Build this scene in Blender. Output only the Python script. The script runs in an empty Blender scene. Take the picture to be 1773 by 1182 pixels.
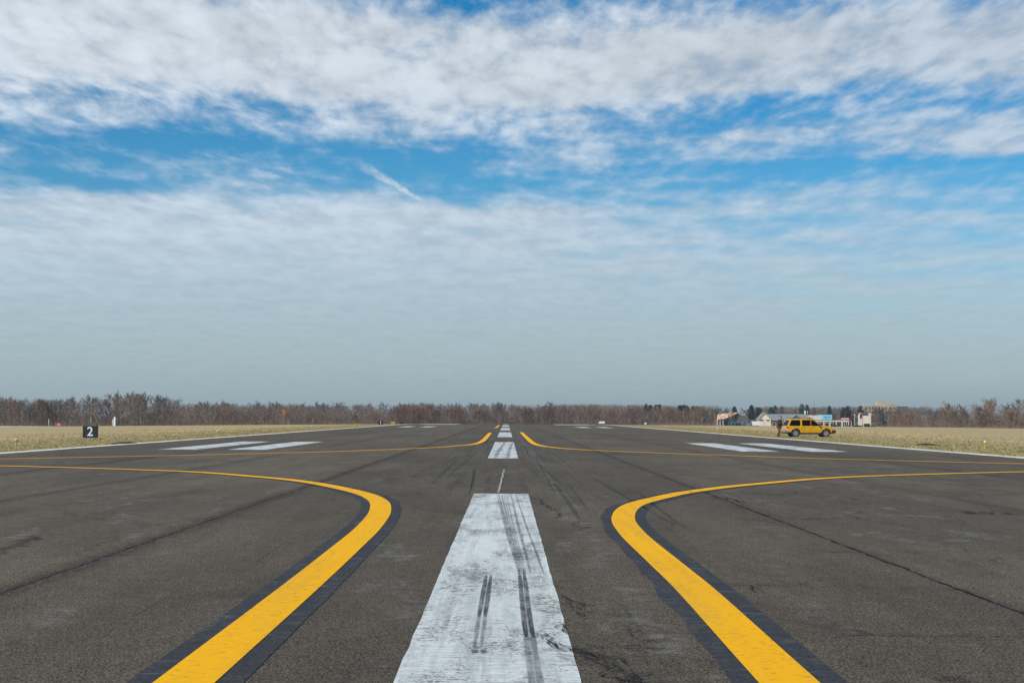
import bpy, bmesh, math, random
from mathutils import Vector, Matrix, Euler, noise as mnoise
from math import sin, cos, pi, radians, sqrt

sc = bpy.context.scene
COL = sc.collection

# ------------------------------------------------------------------ camera
cam_d = bpy.data.cameras.new('camera')
cam = bpy.data.objects.new('camera', cam_d); COL.objects.link(cam)
cam_d.lens = 50.0; cam_d.sensor_width = 36.0; cam_d.clip_end = 20000; cam_d.clip_start = 0.05
PITCH, YAW, ROLL = 3.035, 0.21, 0.212
cam.location = (0, 0, 1.673)
M = Matrix.Rotation(radians(-YAW), 3, 'Z') @ Matrix.Rotation(radians(90 + PITCH), 3, 'X') @ Matrix.Rotation(radians(ROLL), 3, 'Z')
cam.rotation_euler = M.to_euler()
sc.camera = cam
sc.view_settings.view_transform = 'Standard'
sc.view_settings.look = 'None'
sc.view_settings.exposure = 0.0
sc.view_settings.gamma = 1.0

# ------------------------------------------------------------------ sun
SUN_EL, SUN_AZ = 38.0, 229.0          # azimuth clockwise from +Y
s = Vector((sin(radians(SUN_AZ)) * cos(radians(SUN_EL)), cos(radians(SUN_AZ)) * cos(radians(SUN_EL)), sin(radians(SUN_EL))))
sun_d = bpy.data.lights.new('sun', 'SUN'); sun_d.energy = 4.0; sun_d.angle = radians(0.53); sun_d.color = (1.0, 0.94, 0.85)
sun = bpy.data.objects.new('sun', sun_d); COL.objects.link(sun)
sun.rotation_euler = s.to_track_quat('Z', 'Y').to_euler()

# ------------------------------------------------------------------ shader helper
class NB:
    def __init__(self, tree):
        self.t = tree; self.n = tree.nodes; self.l = tree.links
    def put(self, sock, v):
        if v is None: return
        if isinstance(v, bpy.types.NodeSocket): self.l.new(v, sock)
        elif isinstance(v, (tuple, list)):
            v = tuple(v)
            if len(sock.default_value) == 4 and len(v) == 3: v = v + (1,)
            sock.default_value = v
        else:
            try: sock.default_value = v
            except TypeError: sock.default_value = (v, v, v)
    def m(self, op, a, b=None, c=None, clamp=False):
        n = self.n.new('ShaderNodeMath'); n.operation = op; n.use_clamp = clamp
        for i, v in enumerate((a, b, c)): self.put(n.inputs[i], v)
        return n.outputs[0]
    def add(self, a, b): return self.m('ADD', a, b)
    def sub(self, a, b): return self.m('SUBTRACT', a, b)
    def mul(self, a, b, clamp=False): return self.m('MULTIPLY', a, b, clamp=clamp)
    def mx(self, a, b): return self.m('MAXIMUM', a, b)
    def mn(self, a, b): return self.m('MINIMUM', a, b)
    def inv(self, a): return self.m('SUBTRACT', 1.0, a)
    def ss(self, v, a, b, lo=0.0, hi=1.0):
        n = self.n.new('ShaderNodeMapRange'); n.interpolation_type = 'SMOOTHSTEP'
        self.put(n.inputs['Value'], v)
        if a > b: a, b, lo, hi = b, a, hi, lo
        n.inputs['From Min'].default_value = a; n.inputs['From Max'].default_value = b
        self.put(n.inputs['To Min'], lo); self.put(n.inputs['To Max'], hi)
        return n.outputs['Result']
    def vec(self, x, y, z):
        n = self.n.new('ShaderNodeCombineXYZ')
        for i, v in enumerate((x, y, z)): self.put(n.inputs[i], v)
        return n.outputs[0]
    def sep(self, v):
        n = self.n.new('ShaderNodeSeparateXYZ'); self.l.new(v, n.inputs[0]); return n.outputs[0], n.outputs[1], n.outputs[2]
    def scale(self, v, s):
        n = self.n.new('ShaderNodeVectorMath'); n.operation = 'MULTIPLY'; self.l.new(v, n.inputs[0]); n.inputs[1].default_value = s
        return n.outputs[0]
    def noise(self, v, scale, detail=3.0, rough=0.5, dist=0.0):
        n = self.n.new('ShaderNodeTexNoise'); self.put(n.inputs['Vector'], v)
        n.inputs['Scale'].default_value = scale; n.inputs['Detail'].default_value = detail
        n.inputs['Roughness'].default_value = rough; n.inputs['Distortion'].default_value = dist
        return n.outputs[0]
    def voro(self, v, scale, feature='F1'):
        n = self.n.new('ShaderNodeTexVoronoi'); n.feature = feature; self.put(n.inputs['Vector'], v)
        n.inputs['Scale'].default_value = scale
        return n.outputs['Distance']
    def mix(self, f, a, b, mode='MIX'):
        n = self.n.new('ShaderNodeMix'); n.data_type = 'RGBA'; n.blend_type = mode; n.clamp_factor = True
        self.put(n.inputs[0], f); self.put(n.inputs[6], a); self.put(n.inputs[7], b)
        return n.outputs[2]
    def ramp(self, v, stops):
        n = self.n.new('ShaderNodeValToRGB'); self.put(n.inputs[0], v)
        e = n.color_ramp.elements
        while len(e) < len(stops): e.new(0.5)
        for i, (p, c) in enumerate(stops):
            if not isinstance(c, (tuple, list)): c = (c, c, c)
            e[i].position = p; e[i].color = tuple(c) + (1,)
        return n.outputs[0]
    def obj(self):
        n = self.n.new('ShaderNodeTexCoord'); return n.outputs['Object']
    def rnd(self):
        return self.n.new('ShaderNodeObjectInfo').outputs['Random']
    def bump(self, h, strength=0.3, distance=0.01):
        n = self.n.new('ShaderNodeBump'); self.put(n.inputs['Height'], h)
        n.inputs['Strength'].default_value = strength; n.inputs['Distance'].default_value = distance
        return n.outputs[0]

def new_mat(name):
    m = bpy.data.materials.new(name); m.use_nodes = True
    b = m.node_tree.nodes['Principled BSDF']
    return m, NB(m.node_tree), b

def var_mat(name, col, rough=0.7, metal=0.0, var=0.12, scale=2.0, spec=0.5, objvar=0.0, coat=0.0):
    """plain painted or weathered surface with some uneven tone"""
    m, nb, b = new_mat(name)
    n = nb.noise(nb.obj(), scale, 4, 0.6)
    f = nb.ss(n, 0.3, 0.7, 1 - var, 1 + var)
    if objvar:
        f = nb.mul(f, nb.ss(nb.rnd(), 0, 1, 1 - objvar, 1 + objvar))
    c = nb.mix(1.0, col, nb.vec(f, f, f), 'MULTIPLY')
    nb.put(b.inputs['Base Color'], c)
    b.inputs['Roughness'].default_value = rough; b.inputs['Metallic'].default_value = metal
    b.inputs['Specular IOR Level'].default_value = spec
    b.inputs['Coat Weight'].default_value = coat
    return m

# ------------------------------------------------------------------ world: Nishita sky with a broken cloud deck
w = bpy.data.worlds.new('World'); sc.world = w; w.use_nodes = True
nb = NB(w.node_tree)
bg = w.node_tree.nodes['Background']; bg.inputs['Strength'].default_value = 0.1
sky = nb.n.new('ShaderNodeTexSky'); sky.sky_type = 'NISHITA'; sky.sun_disc = False
sky.sun_elevation = radians(SUN_EL); sky.sun_rotation = radians(SUN_AZ)
sky.air_density = 1.0; sky.dust_density = 0.4; sky.ozone_density = 3.0; sky.altitude = 0
d = nb.n.new('ShaderNodeTexCoord').outputs['Generated']
nrm = nb.n.new('ShaderNodeVectorMath'); nrm.operation = 'NORMALIZE'; nb.l.new(d, nrm.inputs[0])
dx, dy, dz = nb.sep(nrm.outputs[0])
zc = nb.add(nb.mx(dz, 0.0), 0.040)
P = nb.vec(nb.m('DIVIDE', dx, zc), nb.m('DIVIDE', dy, zc), 0.0)          # position on the cloud deck, in deck heights
big = nb.noise(P, 0.50, 3, 0.5)
tt = nb.add(dz, nb.mul(nb.sub(big, 0.5), 0.045))
rampL = nb.ramp(nb.mul(tt, 3.2), [(0.0, 1.0), (0.14, 0.86), (0.26, 0.95), (0.40, 0.96), (0.455, 0.90), (0.495, 0.42), (0.525, 0.12), (0.57, 0.10),
                                   (0.63, 0.40), (0.68, 0.56), (0.72, 1.0), (0.85, 1.0), (0.895, 0.62), (0.93, 0.28)])
rampR = nb.ramp(nb.mul(tt, 3.2), [(0.0, 1.0), (0.15, 0.92), (0.30, 0.74), (0.40, 0.52), (0.47, 0.42), (0.50, 0.28), (0.545, 0.10), (0.565, 0.60),
                                   (0.60, 0.68), (0.645, 0.35), (0.68, 0.42), (0.72, 0.88), (0.84, 0.90), (0.89, 0.36), (0.94, 0.20)])
fR = nb.ss(dx, -0.12, 0.30)
cov = nb.m('MULTIPLY_ADD', fR, nb.sub(rampR, rampL), rampL)
# the far left of the upper deck stays closed
cov = nb.add(cov, nb.mul(nb.ss(dx, -0.12, -0.36), nb.ss(dz, 0.24, 0.29, 0.0, 0.35)))
warp = nb.noise(P, 2.2, 2, 0.5)
P2 = nb.vec(nb.add(nb.m('DIVIDE', dx, zc), nb.mul(warp, 0.10)), nb.add(nb.m('DIVIDE', dy, zc), nb.mul(warp, -0.10)), 0.0)
n1 = nb.noise(nb.scale(P2, (1.0, 0.42, 1.0)), 8.0, 4, 0.52)
n2 = nb.noise(nb.scale(P2, (1.0, 0.40, 1.0)), 20.0, 3, 0.55)
n3 = nb.noise(P, 1.7, 3, 0.5)
n0 = nb.noise(nb.scale(P2, (0.8, 0.62, 1.0)), 3.1, 4, 0.5)
nn = nb.add(nb.add(nb.mul(nb.sub(n1, 0.5), nb.ss(dz, 0.06, 0.22, 0.30, 1.10)), nb.mul(nb.sub(n2, 0.5), nb.ss(dz, 0.12, 0.24, 0.15, 1.0))), nb.add(nb.mul(nb.sub(n0, 0.5), nb.ss(dz, 0.05, 0.18, 0.45, 0.85)), nb.mul(nb.sub(n3, 0.5), 1.3)))
amp = nb.ss(dz, 0.02, 0.18, 0.45, 1.15)
amp = nb.mul(amp, nb.ss(cov, 0.55, 1.0, 1.0, 0.72))
dens = nb.add(cov, nb.mul(nn, amp))
alpha = nb.ss(dens, -0.08, 1.05)
alpha = nb.mul(alpha, nb.ss(dx, 0.05, 0.40, 0.95, 0.84))
# wispy contrail crossing the gap
ax_, az_, bx_, bz_ = -0.118, 0.184, -0.0585, 0.1495
ux, uz = bx_ - ax_, bz_ - az_; L2 = ux * ux + uz * uz
tpar = nb.m('DIVIDE', nb.add(nb.mul(nb.sub(dx, ax_), ux), nb.mul(nb.sub(dz, az_), uz)), L2)
wob = nb.mul(nb.sub(nb.noise(nrm.outputs[0], 130, 4, 0.6), 0.5), 0.0045)
dper = nb.add(nb.m('DIVIDE', nb.sub(nb.mul(nb.sub(dx, ax_), uz), nb.mul(nb.sub(dz, az_), ux)), sqrt(L2)), wob)
wid = nb.ss(tpar, 0.0, 1.0, 0.0058, 0.0022)
trail = nb.mul(nb.mul(nb.ss(nb.m('DIVIDE', nb.m('ABSOLUTE', dper), wid), 1.0, 0.2), nb.mul(nb.ss(tpar, 0.1, 0.75), nb.ss(tpar, 1.03, 0.94))),
               nb.ss(nb.noise(nrm.outputs[0], 180, 3, 0.6), 0.25, 0.7, 0.3, 0.75))
trail = nb.mul(trail, nb.ss(dy, 0.0, 0.1))
alpha = nb.mx(alpha, nb.mul(trail, 1.0))
# cloud tone: bright tops, greyer thick parts, grey-green haze towards the horizon
tone = nb.ss(nb.add(nb.add(nb.mul(n1, 0.5), nb.mul(n2, 0.2)), nb.mul(n0, 0.3)), 0.36, 0.64, 0.80, 1.10)
tone = nb.mul(tone, nb.ss(dx, -0.36, 0.36, 1.06, 0.92))
ccol = nb.ramp(nb.mul(dz, 3.2), [(0.0, (0.30, 0.395, 0.425)), (0.12, (0.385, 0.48, 0.51)), (0.28, (0.46, 0.57, 0.65)), (0.42, (0.56, 0.655, 0.75)), (0.60, (0.60, 0.68, 0.77)), (0.80, (0.65, 0.71, 0.775))])
tone = nb.m('MULTIPLY_ADD', nb.sub(tone, 1.0), nb.ss(dz, 0.05, 0.22, 0.28, 1.0), 1.0)
ccol = nb.mix(1.0, ccol, nb.vec(tone, tone, tone), 'MULTIPLY')
ccol = nb.mix(1.0, ccol, (10.0, 10.0, 10.0), 'MULTIPLY')
blue = nb.mix(1.0, sky.outputs[0], nb.ramp(nb.mul(dz, 3.2), [(0.0, (0.8, 0.9, 1.0)), (0.45, (0.36, 0.84, 1.02)), (0.9, (0.03, 0.72, 1.05))]), 'MULTIPLY')
alpha = nb.mx(alpha, nb.ss(dz, 0.10, 0.0, 0.0, 1.0))
final = nb.mix(alpha, blue, ccol)
final = nb.mix(nb.mul(trail, 0.75), final, (6.0, 6.9, 7.6))
nb.l.new(final, bg.inputs['Color'])

# ------------------------------------------------------------------ terrain shape
def H(x, y):
    if y < 280: zr = 0.0
    elif y < 420: zr = -2.7e-5 * (y - 280) ** 2
    elif y < 1000: zr = -0.5292 - 0.00756 * (y - 420)
    else: zr = -4.914
    a = abs(x)
    if a < 24: zs = 0.0
    elif x < 0: zs = -1.0 * min(1, (a - 24) / 96.0)
    else: zs = -0.4 * min(1, (a - 24) / 86.0) - 0.8 * max(0, min(1, (a - 110) / 70.0))
    return zr + zs

# ------------------------------------------------------------------ object helpers
def tag(o, label=None, cat=None, group=None, kind=None):
    if label: o['label'] = label
    if cat: o['category'] = cat
    if group: o['group'] = group
    if kind: o['kind'] = kind
    return o

def link_mesh(name, verts, faces, mat, parent=None, smooth=False):
    me = bpy.data.meshes.new(name); me.from_pydata(verts, [], faces); me.update()
    o = bpy.data.objects.new(name, me); COL.objects.link(o)
    if mat is not None:
        for mm in (mat if isinstance(mat, (list, tuple)) else [mat]): me.materials.append(mm)
    if parent: o.parent = parent
    if smooth: me.shade_smooth()
    return o

def empty(name, loc=(0, 0, 0), rz=0.0):
    o = bpy.data.objects.new(name, None); COL.objects.link(o); o.location = loc; o.rotation_euler = (0, 0, rz)
    o.empty_display_size = 0.2
    return o

class MB:
    def __init__(self): self.v = []; self.f = []
    def raw(self, vs, fs):
        k = len(self.v); self.v += [tuple(p) for p in vs]; self.f += [tuple(i + k for i in q) for q in fs]
    def box(self, x0, x1, y0, y1, z0, z1):
        vs = [(x, y, z) for x in (x0, x1) for y in (y0, y1) for z in (z0, z1)]
        self.raw(vs, [(0, 1, 3, 2), (4, 6, 7, 5), (0, 4, 5, 1), (2, 3, 7, 6), (0, 2, 6, 4), (1, 5, 7, 3)])
    def tube(self, p, q, r0, r1, n=8, caps=True):
        p, q = Vector(p), Vector(q); d = (q - p)
        if d.length < 1e-6: return
        d.normalize(); a = d.orthogonal().normalized(); b = d.cross(a)
        vs = []
        for c, r in ((p, r0), (q, r1)):
            for i in range(n):
                t = 2 * pi * i / n; vs.append(c + a * (cos(t) * r) + b * (sin(t) * r))
        fs = [(i, (i + 1) % n, n + (i + 1) % n, n + i) for i in range(n)]
        if caps: fs += [tuple(range(n - 1, -1, -1)), tuple(range(n, 2 * n))]
        self.raw(vs, fs)
    def prism(self, prof, axis, a, b):
        """closed polygon prof (u,v) extruded along axis ('x','y') from a to b; u = other horizontal axis, v = z"""
        n = len(prof); vs = []
        for c in (a, b):
            for u, v in prof: vs.append((c, u, v) if axis == 'x' else (u, c, v))
        self.raw(vs, [tuple(range(n)), tuple(range(2 * n - 1, n - 1, -1))] + [(i, i + n, (i + 1) % n + n, (i + 1) % n) for i in range(n)])
    def build(self, name, mat, parent=None, bevel=0.0, seg=2, smooth=False):
        o = link_mesh(name, self.v, self.f, mat, parent)
        bm = bmesh.new(); bm.from_mesh(o.data); bmesh.ops.recalc_face_normals(bm, faces=bm.faces)
        if bevel:
            bmesh.ops.bevel(bm, geom=[e for e in bm.edges if e.is_manifold and e.calc_face_angle(0) > 0.35], offset=bevel, segments=seg, affect='EDGES', profile=0.5, clamp_overlap=True)
        bm.to_mesh(o.data); bm.free()
        if smooth: o.data.shade_smooth()
        return o

def dup(root, loc, rz=None, sc_=None):
    r = root.copy(); COL.objects.link(r); r.location = loc
    if rz is not None: r.rotation_euler = (0, 0, rz)
    if sc_ is not None: r.scale = sc_
    for ch in list(root.children):
        c = ch.copy(); COL.objects.link(c); c.parent = r
        for g in ch.children:
            e = g.copy(); COL.objects.link(e); e.parent = c
    return r

# ------------------------------------------------------------------ pavement materials
def pavement(nb):
    """weathered brown-grey asphalt: returns colour and height sockets; coordinates are metres on the airfield"""
    o = nb.obj(); x, y, z = nb.sep(o)
    big = nb.noise(nb.scale(o, (1.0, 0.35, 1.0)), 0.16, 4, 0.6)
    mid = nb.noise(nb.scale(o, (1.0, 0.16, 1.0)), 1.1, 5, 0.65)
    med = nb.noise(o, 3.0, 5, 0.7)
    sp = nb.noise(o, 62.0, 2, 0.7)
    sp2 = nb.noise(o, 140.0, 1, 0.5)
    f = nb.ss(big, 0.3, 0.7, 0.90, 1.10)
    f = nb.mul(f, nb.ss(mid, 0.3, 0.72, 0.88, 1.14))
    f = nb.mul(f, nb.ss(med, 0.3, 0.7, 0.92, 1.08))
    f = nb.mul(f, nb.ss(sp, 0.32, 0.68, 0.15, 1.95))
    f = nb.mul(f, nb.ss(sp2, 0.3, 0.7, 0.5, 1.5))
    base = nb.mix(nb.ss(big, 0.35, 0.65), (0.088, 0.075, 0.058), (0.100, 0.084, 0.063))
    # fresh stone chips show tan
    base = nb.mix(nb.ss(nb.noise(o, 64, 2, 0.6), 0.66, 0.72, 0.0, 0.6), base, (0.30, 0.24, 0.17))
    base = nb.mix(1.0, base, nb.vec(f, f, f), 'MULTIPLY')
    # rubber laid down either side of the centreline
    str1 = nb.noise(nb.scale(o, (1.0, 0.028, 1.0)), 3.4, 4, 0.65)
    band = nb.ss(nb.m('ABSOLUTE', nb.add(x, 0.13)), 3.8, 1.2)
    base = nb.mix(nb.mul(nb.mul(nb.ss(str1, 0.50, 0.70), band), nb.ss(y, 15.0, 45.0, 0.22, 0.62)), base, (0.032, 0.032, 0.034))
    # thin black tyre streaks
    str2 = nb.noise(nb.vec(nb.add(x, nb.mul(y, 0.012)), nb.mul(y, 0.02), 3.0), 7.0, 3, 0.6)
    base = nb.mix(nb.mul(nb.ss(str2, 0.66, 0.72), nb.mul(nb.ss(nb.m('ABSOLUTE', x), 7.0, 2.0), 0.42)), base, (0.022, 0.022, 0.024))
    # greyer in the runway middle further out
    base = nb.mix(nb.mul(nb.ss(nb.m('ABSOLUTE', x), 5.0, 1.0), nb.ss(y, 25, 70, 0.0, 0.22)), base, (0.105, 0.100, 0.092))
    # pale scuffs
    sc1 = nb.noise(nb.vec(nb.mul(x, 1.0), nb.mul(y, 0.25), 9.0), 1.6, 6, 0.75)
    sc0 = nb.noise(nb.scale(o, (0.5, 0.3, 1)), 0.35, 2, 0.5)
    base = nb.mix(nb.mul(nb.mul(nb.ss(sc1, 0.54, 0.70), nb.ss(med, 0.38, 0.62)), nb.ss(sc0, 0.40, 0.58, 0.05, 0.75)), base, (0.21, 0.21, 0.205))
    # long pale scuffed track right of the centre stripe and dark damp-looking stains
    trk = nb.ss(nb.m('ABSOLUTE', nb.sub(x, nb.add(1.15, nb.mul(nb.sub(nb.noise(nb.vec(0.0, y, 0.0), 0.35, 2, 0.5), 0.5), 0.9)))), 0.22, 0.02)
    base = nb.mix(nb.mul(nb.mul(trk, nb.ss(med, 0.42, 0.62)), nb.ss(nb.noise(nb.vec(2.0, y, 0.0), 0.5, 3, 0.6), 0.42, 0.6, 0.0, 0.6)), base, (0.22, 0.225, 0.225))
    stn = nb.noise(nb.scale(o, (0.7, 0.3, 1)), 0.9, 5, 0.7)
    base = nb.mix(nb.ss(stn, 0.56, 0.70, 0.0, 0.45), base, (0.040, 0.036, 0.032))
    # paving lanes of slightly different age between the seams
    lane = nb.noise(nb.vec(nb.m('FLOOR', nb.m('DIVIDE', nb.add(x, 4.6), 9.1)), 4.0, 0.0), 3.3, 0, 0.5)
    lf = nb.ss(lane, 0.3, 0.7, 0.90, 1.08)
    base = nb.mix(1.0, base, nb.vec(lf, lf, lf), 'MULTIPLY')
    # cracked longitudinal seams
    cr = None
    for i, (x0, wd, st) in enumerate([(-4.72, 0.036, 0.95), (4.42, 0.042, 0.98), (-9.75, 0.020, 0.6), (9.3, 0.016, 0.5), (-14.2, 0.02, 0.6), (14.3, 0.02, 0.6), (-1.9, 0.008, 0.15)]):
        wb = nb.mul(nb.sub(nb.noise(nb.vec(float(i) * 7.1, nb.mul(y, 1.0), 0.0), 1.3, 5, 0.75), 0.5), 0.16)
        ds = nb.m('ABSOLUTE', nb.sub(nb.sub(x, x0), wb))
        wv = nb.ss(nb.noise(nb.vec(float(i) * 3.3, y, 5.0), 2.2, 3, 0.6), 0.35, 0.7, wd * 0.45, wd * 1.5)
        ln = nb.mul(nb.ss(nb.m('DIVIDE', ds, wv), 1.0, 0.35), st)
        halo = nb.mul(nb.ss(ds, 0.34, 0.02), nb.mul(nb.ss(nb.noise(o, 11, 4, 0.75), 0.36, 0.58), (0.75 if i != 1 else 0.25) * st))
        c_ = nb.mx(ln, halo)
        cr = c_ if cr is None else nb.mx(cr, c_)
    # fine random cracking in worn areas
    wv2 = nb.vec(nb.add(x, nb.mul(nb.noise(o, 1.5, 4, 0.7), 1.2)), nb.add(nb.mul(y, 0.6), nb.mul(nb.noise(o, 1.7, 4, 0.7), 1.2)), 0.0)
    vd = nb.voro(wv2, 0.55, 'DISTANCE_TO_EDGE')
    area = nb.ss(nb.noise(nb.scale(o, (1, 0.6, 1)), 0.22, 3, 0.6), 0.50, 0.60)
    fine = nb.mul(nb.mul(nb.ss(vd, 0.014, 0.003), area), 0.7)
    cr = nb.mx(cr, fine)
    base = nb.mix(cr, base, (0.012, 0.012, 0.013))
    gv = nb.mul(nb.ss(nb.m('FRACT', nb.m('DIVIDE', y, 0.040)), 0.70, 0.88), nb.ss(y, 17.0, 9.0, 0.0, 0.5))
    base = nb.mix(nb.mul(gv, nb.ss(nb.noise(nb.scale(o, (1, 2.5, 1)), 4.0, 3, 0.7), 0.35, 0.65)), base, (0.03, 0.027, 0.024))
    h = nb.add(nb.mul(sp, 0.6), nb.mul(sp2, 0.4))
    return base, h, o, x, y, cr

def asphalt_mat():
    m, nb, b = new_mat('asphalt')
    col, h, o, x, y, cr = pavement(nb)
    nb.put(b.inputs['Base Color'], col)
    b.inputs['Roughness'].default_value = 0.95; b.inputs['Specular IOR Level'].default_value = 0.10
    nb.put(b.inputs['Normal'], nb.bump(h, 0.45, 0.006))
    return m

def grooves(nb, y):
    """saw-cut transverse grooves, about 38 mm apart"""
    return nb.m('FRACT', nb.m('DIVIDE', y, 0.040))

def paint_mat(name, col, col2, wear, kind):
    m, nb, b = new_mat(name)
    pcol, h, o, x, y, cr = pavement(nb)
    tone = nb.noise(nb.scale(o, (1.0, 0.05, 1.0)), 5.0, 5, 0.65)
    tone2 = nb.noise(o, 2.2, 4, 0.6)
    c = nb.mix(nb.mul(nb.ss(tone, 0.42, 0.66), nb.ss(tone2, 0.3, 0.7, 0.4, 1.0)), col, col2)
    worn_s = nb.noise(nb.vec(nb.mul(x, 0.16), y, 0.0), 26.0, 3, 0.6)          # across the stripe, along each groove
    worn_b = nb.noise(nb.scale(o, (1.0, 0.30, 1)), 1.5, 4, 0.65)
    pit = nb.noise(o, 34.0, 3, 0.7)
    g = nb.ss(grooves(nb, nb.add(y, nb.mul(nb.noise(o, 3, 2, 0.5), 0.01))), 0.72, 0.86)
    wearf = nb.ss(worn_b, 0.38, 0.68)
    gmask = nb.mul(nb.mul(g, nb.ss(nb.noise(nb.vec(nb.mul(x, 0.6), nb.mul(y, 2.5), 2.0), 6.0, 3, 0.7), 0.42, 0.60)), nb.ss(y, 16, 10, 0.10, 0.75))
    holes = nb.mul(nb.ss(nb.add(pit, nb.mul(wearf, 0.15)), 0.60, 0.70), 0.85)
    trans = nb.mul(nb.ss(nb.add(worn_s, nb.mul(wearf, 0.15)), 0.64, 0.74), 0.85)
    bare = nb.mul(nb.mx(nb.mx(holes, trans), nb.mul(gmask, 1.0)), wear)
    bare = nb.mx(bare, nb.mul(cr, 0.9))
    if kind == 'yellow':
        spk = nb.noise(nb.vec(nb.mul(x, 0.6), nb.mul(y, 1.0), 1.0), 17.0, 4, 0.75)
        bare = nb.mx(nb.mul(nb.mul(nb.ss(spk, 0.60, 0.66), nb.ss(nb.noise(o, 1.6, 3, 0.6), 0.42, 0.58, 0.25, 1.0)), 0.8), nb.mul(bare, nb.ss(spk, 0.48, 0.62)))
    if kind == 'white':
        rub = nb.noise(nb.scale(o, (1.0, 0.03, 1.0)), 9.0, 3, 0.6)
        c = nb.mix(nb.mul(nb.ss(rub, 0.54, 0.70), 0.40), c, (0.22, 0.235, 0.24))
        rt = nb.mul(nb.ss(nb.noise(nb.scale(o, (1, 0.5, 1)), 3.1, 6, 0.75), 0.52, 0.66), nb.ss(x, -0.25, 0.25))
        bare = nb.mx(bare, nb.mul(nb.mul(rt, nb.ss(pit, 0.44, 0.60)), 0.85 * wear))
    c = nb.mix(bare, c, nb.mix(1.0, pcol, (0.75, 0.8, 0.85), 'MULTIPLY'))
    nb.put(b.inputs['Base Color'], c)
    b.inputs['Roughness'].default_value = 0.8; b.inputs['Specular IOR Level'].default_value = 0.12
    nb.put(b.inputs['Normal'], nb.bump(nb.add(h, nb.mul(bare, -1.0)), 0.25, 0.004))
    return m

def dark_border_mat():
    m, nb, b = new_mat('black_paint')
    pcol, h, o, x, y, cr = pavement(nb)
    f = nb.ss(nb.noise(o, 40, 3, 0.6), 0.3, 0.7, 0.65, 1.4)
    c = nb.mix(1.0, (0.036, 0.039, 0.045), nb.vec(f, f, f), 'MULTIPLY')
    streak = nb.noise(nb.vec(nb.mul(x, 0.35), y, 0.0), 9.0, 4, 0.7)
    worn = nb.mul(nb.ss(streak, 0.52, 0.72), nb.ss(nb.noise(o, 0.7, 3, 0.6), 0.42, 0.56, 0.20, 0.85))
    c = nb.mix(worn, c, (0.16, 0.17, 0.18))
    c = nb.mix(nb.ss(nb.noise(o, 5.0, 5, 0.75), 0.50, 0.66, 0.0, 0.55), c, pcol)
    c = nb.mix(nb.mul(cr, 0.9), c, (0.012, 0.012, 0.013))
    nb.put(b.inputs['Base Color'], c); b.inputs['Roughness'].default_value = 0.9; b.inputs['Specular IOR Level'].default_value = 0.15
    nb.put(b.inputs['Normal'], nb.bump(h, 0.4, 0.005))
    return m

M_ASPH = asphalt_mat()
M_WHITE = paint_mat('white_marking_paint', (0.60, 0.64, 0.63), (0.40, 0.435, 0.435), 1.0, 'white')
M_YEL = paint_mat('yellow_marking_paint', (0.86, 0.425, 0.002), (0.72, 0.38, 0.02), 0.62, 'yellow')
M_BLK = dark_border_mat()
M_EDGE = paint_mat('edge_marking_paint', (0.72, 0.70, 0.62), (0.55, 0.53, 0.47), 0.7, 'edge')

def tyre_mark_mat(name, strength):
    m, nb, b = new_mat(name)
    o = nb.obj()
    n = nb.noise(nb.scale(o, (1, 0.08, 1)), 30, 4, 0.7)
    n2 = nb.noise(o, 2.0, 3, 0.6)
    a = nb.mul(nb.mul(nb.ss(n, 0.36, 0.62, 0.6, 1.0), nb.ss(n2, 0.30, 0.6, 0.7, 1.0)), strength)
    nb.put(b.inputs['Base Color'], (0.035, 0.038, 0.042)); b.inputs['Roughness'].default_value = 0.8
    nb.put(b.inputs['Alpha'], a)
    return m
M_TYRE_D = tyre_mark_mat('tyre_rubber_dark', 0.72)
M_TYRE_L = tyre_mark_mat('tyre_rubber_faint', 0.42)

def crack_mat():
    m, nb, b = new_mat('open_crack')
    nb.put(b.inputs['Base Color'], (0.012, 0.012, 0.012)); b.inputs['Roughness'].default_value = 0.95
    nb.put(b.inputs['Alpha'], nb.ss(nb.noise(nb.obj(), 24, 3, 0.7), 0.30, 0.42, 0.0, 0.95))
    return m
M_CRACK = crack_mat()

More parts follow.
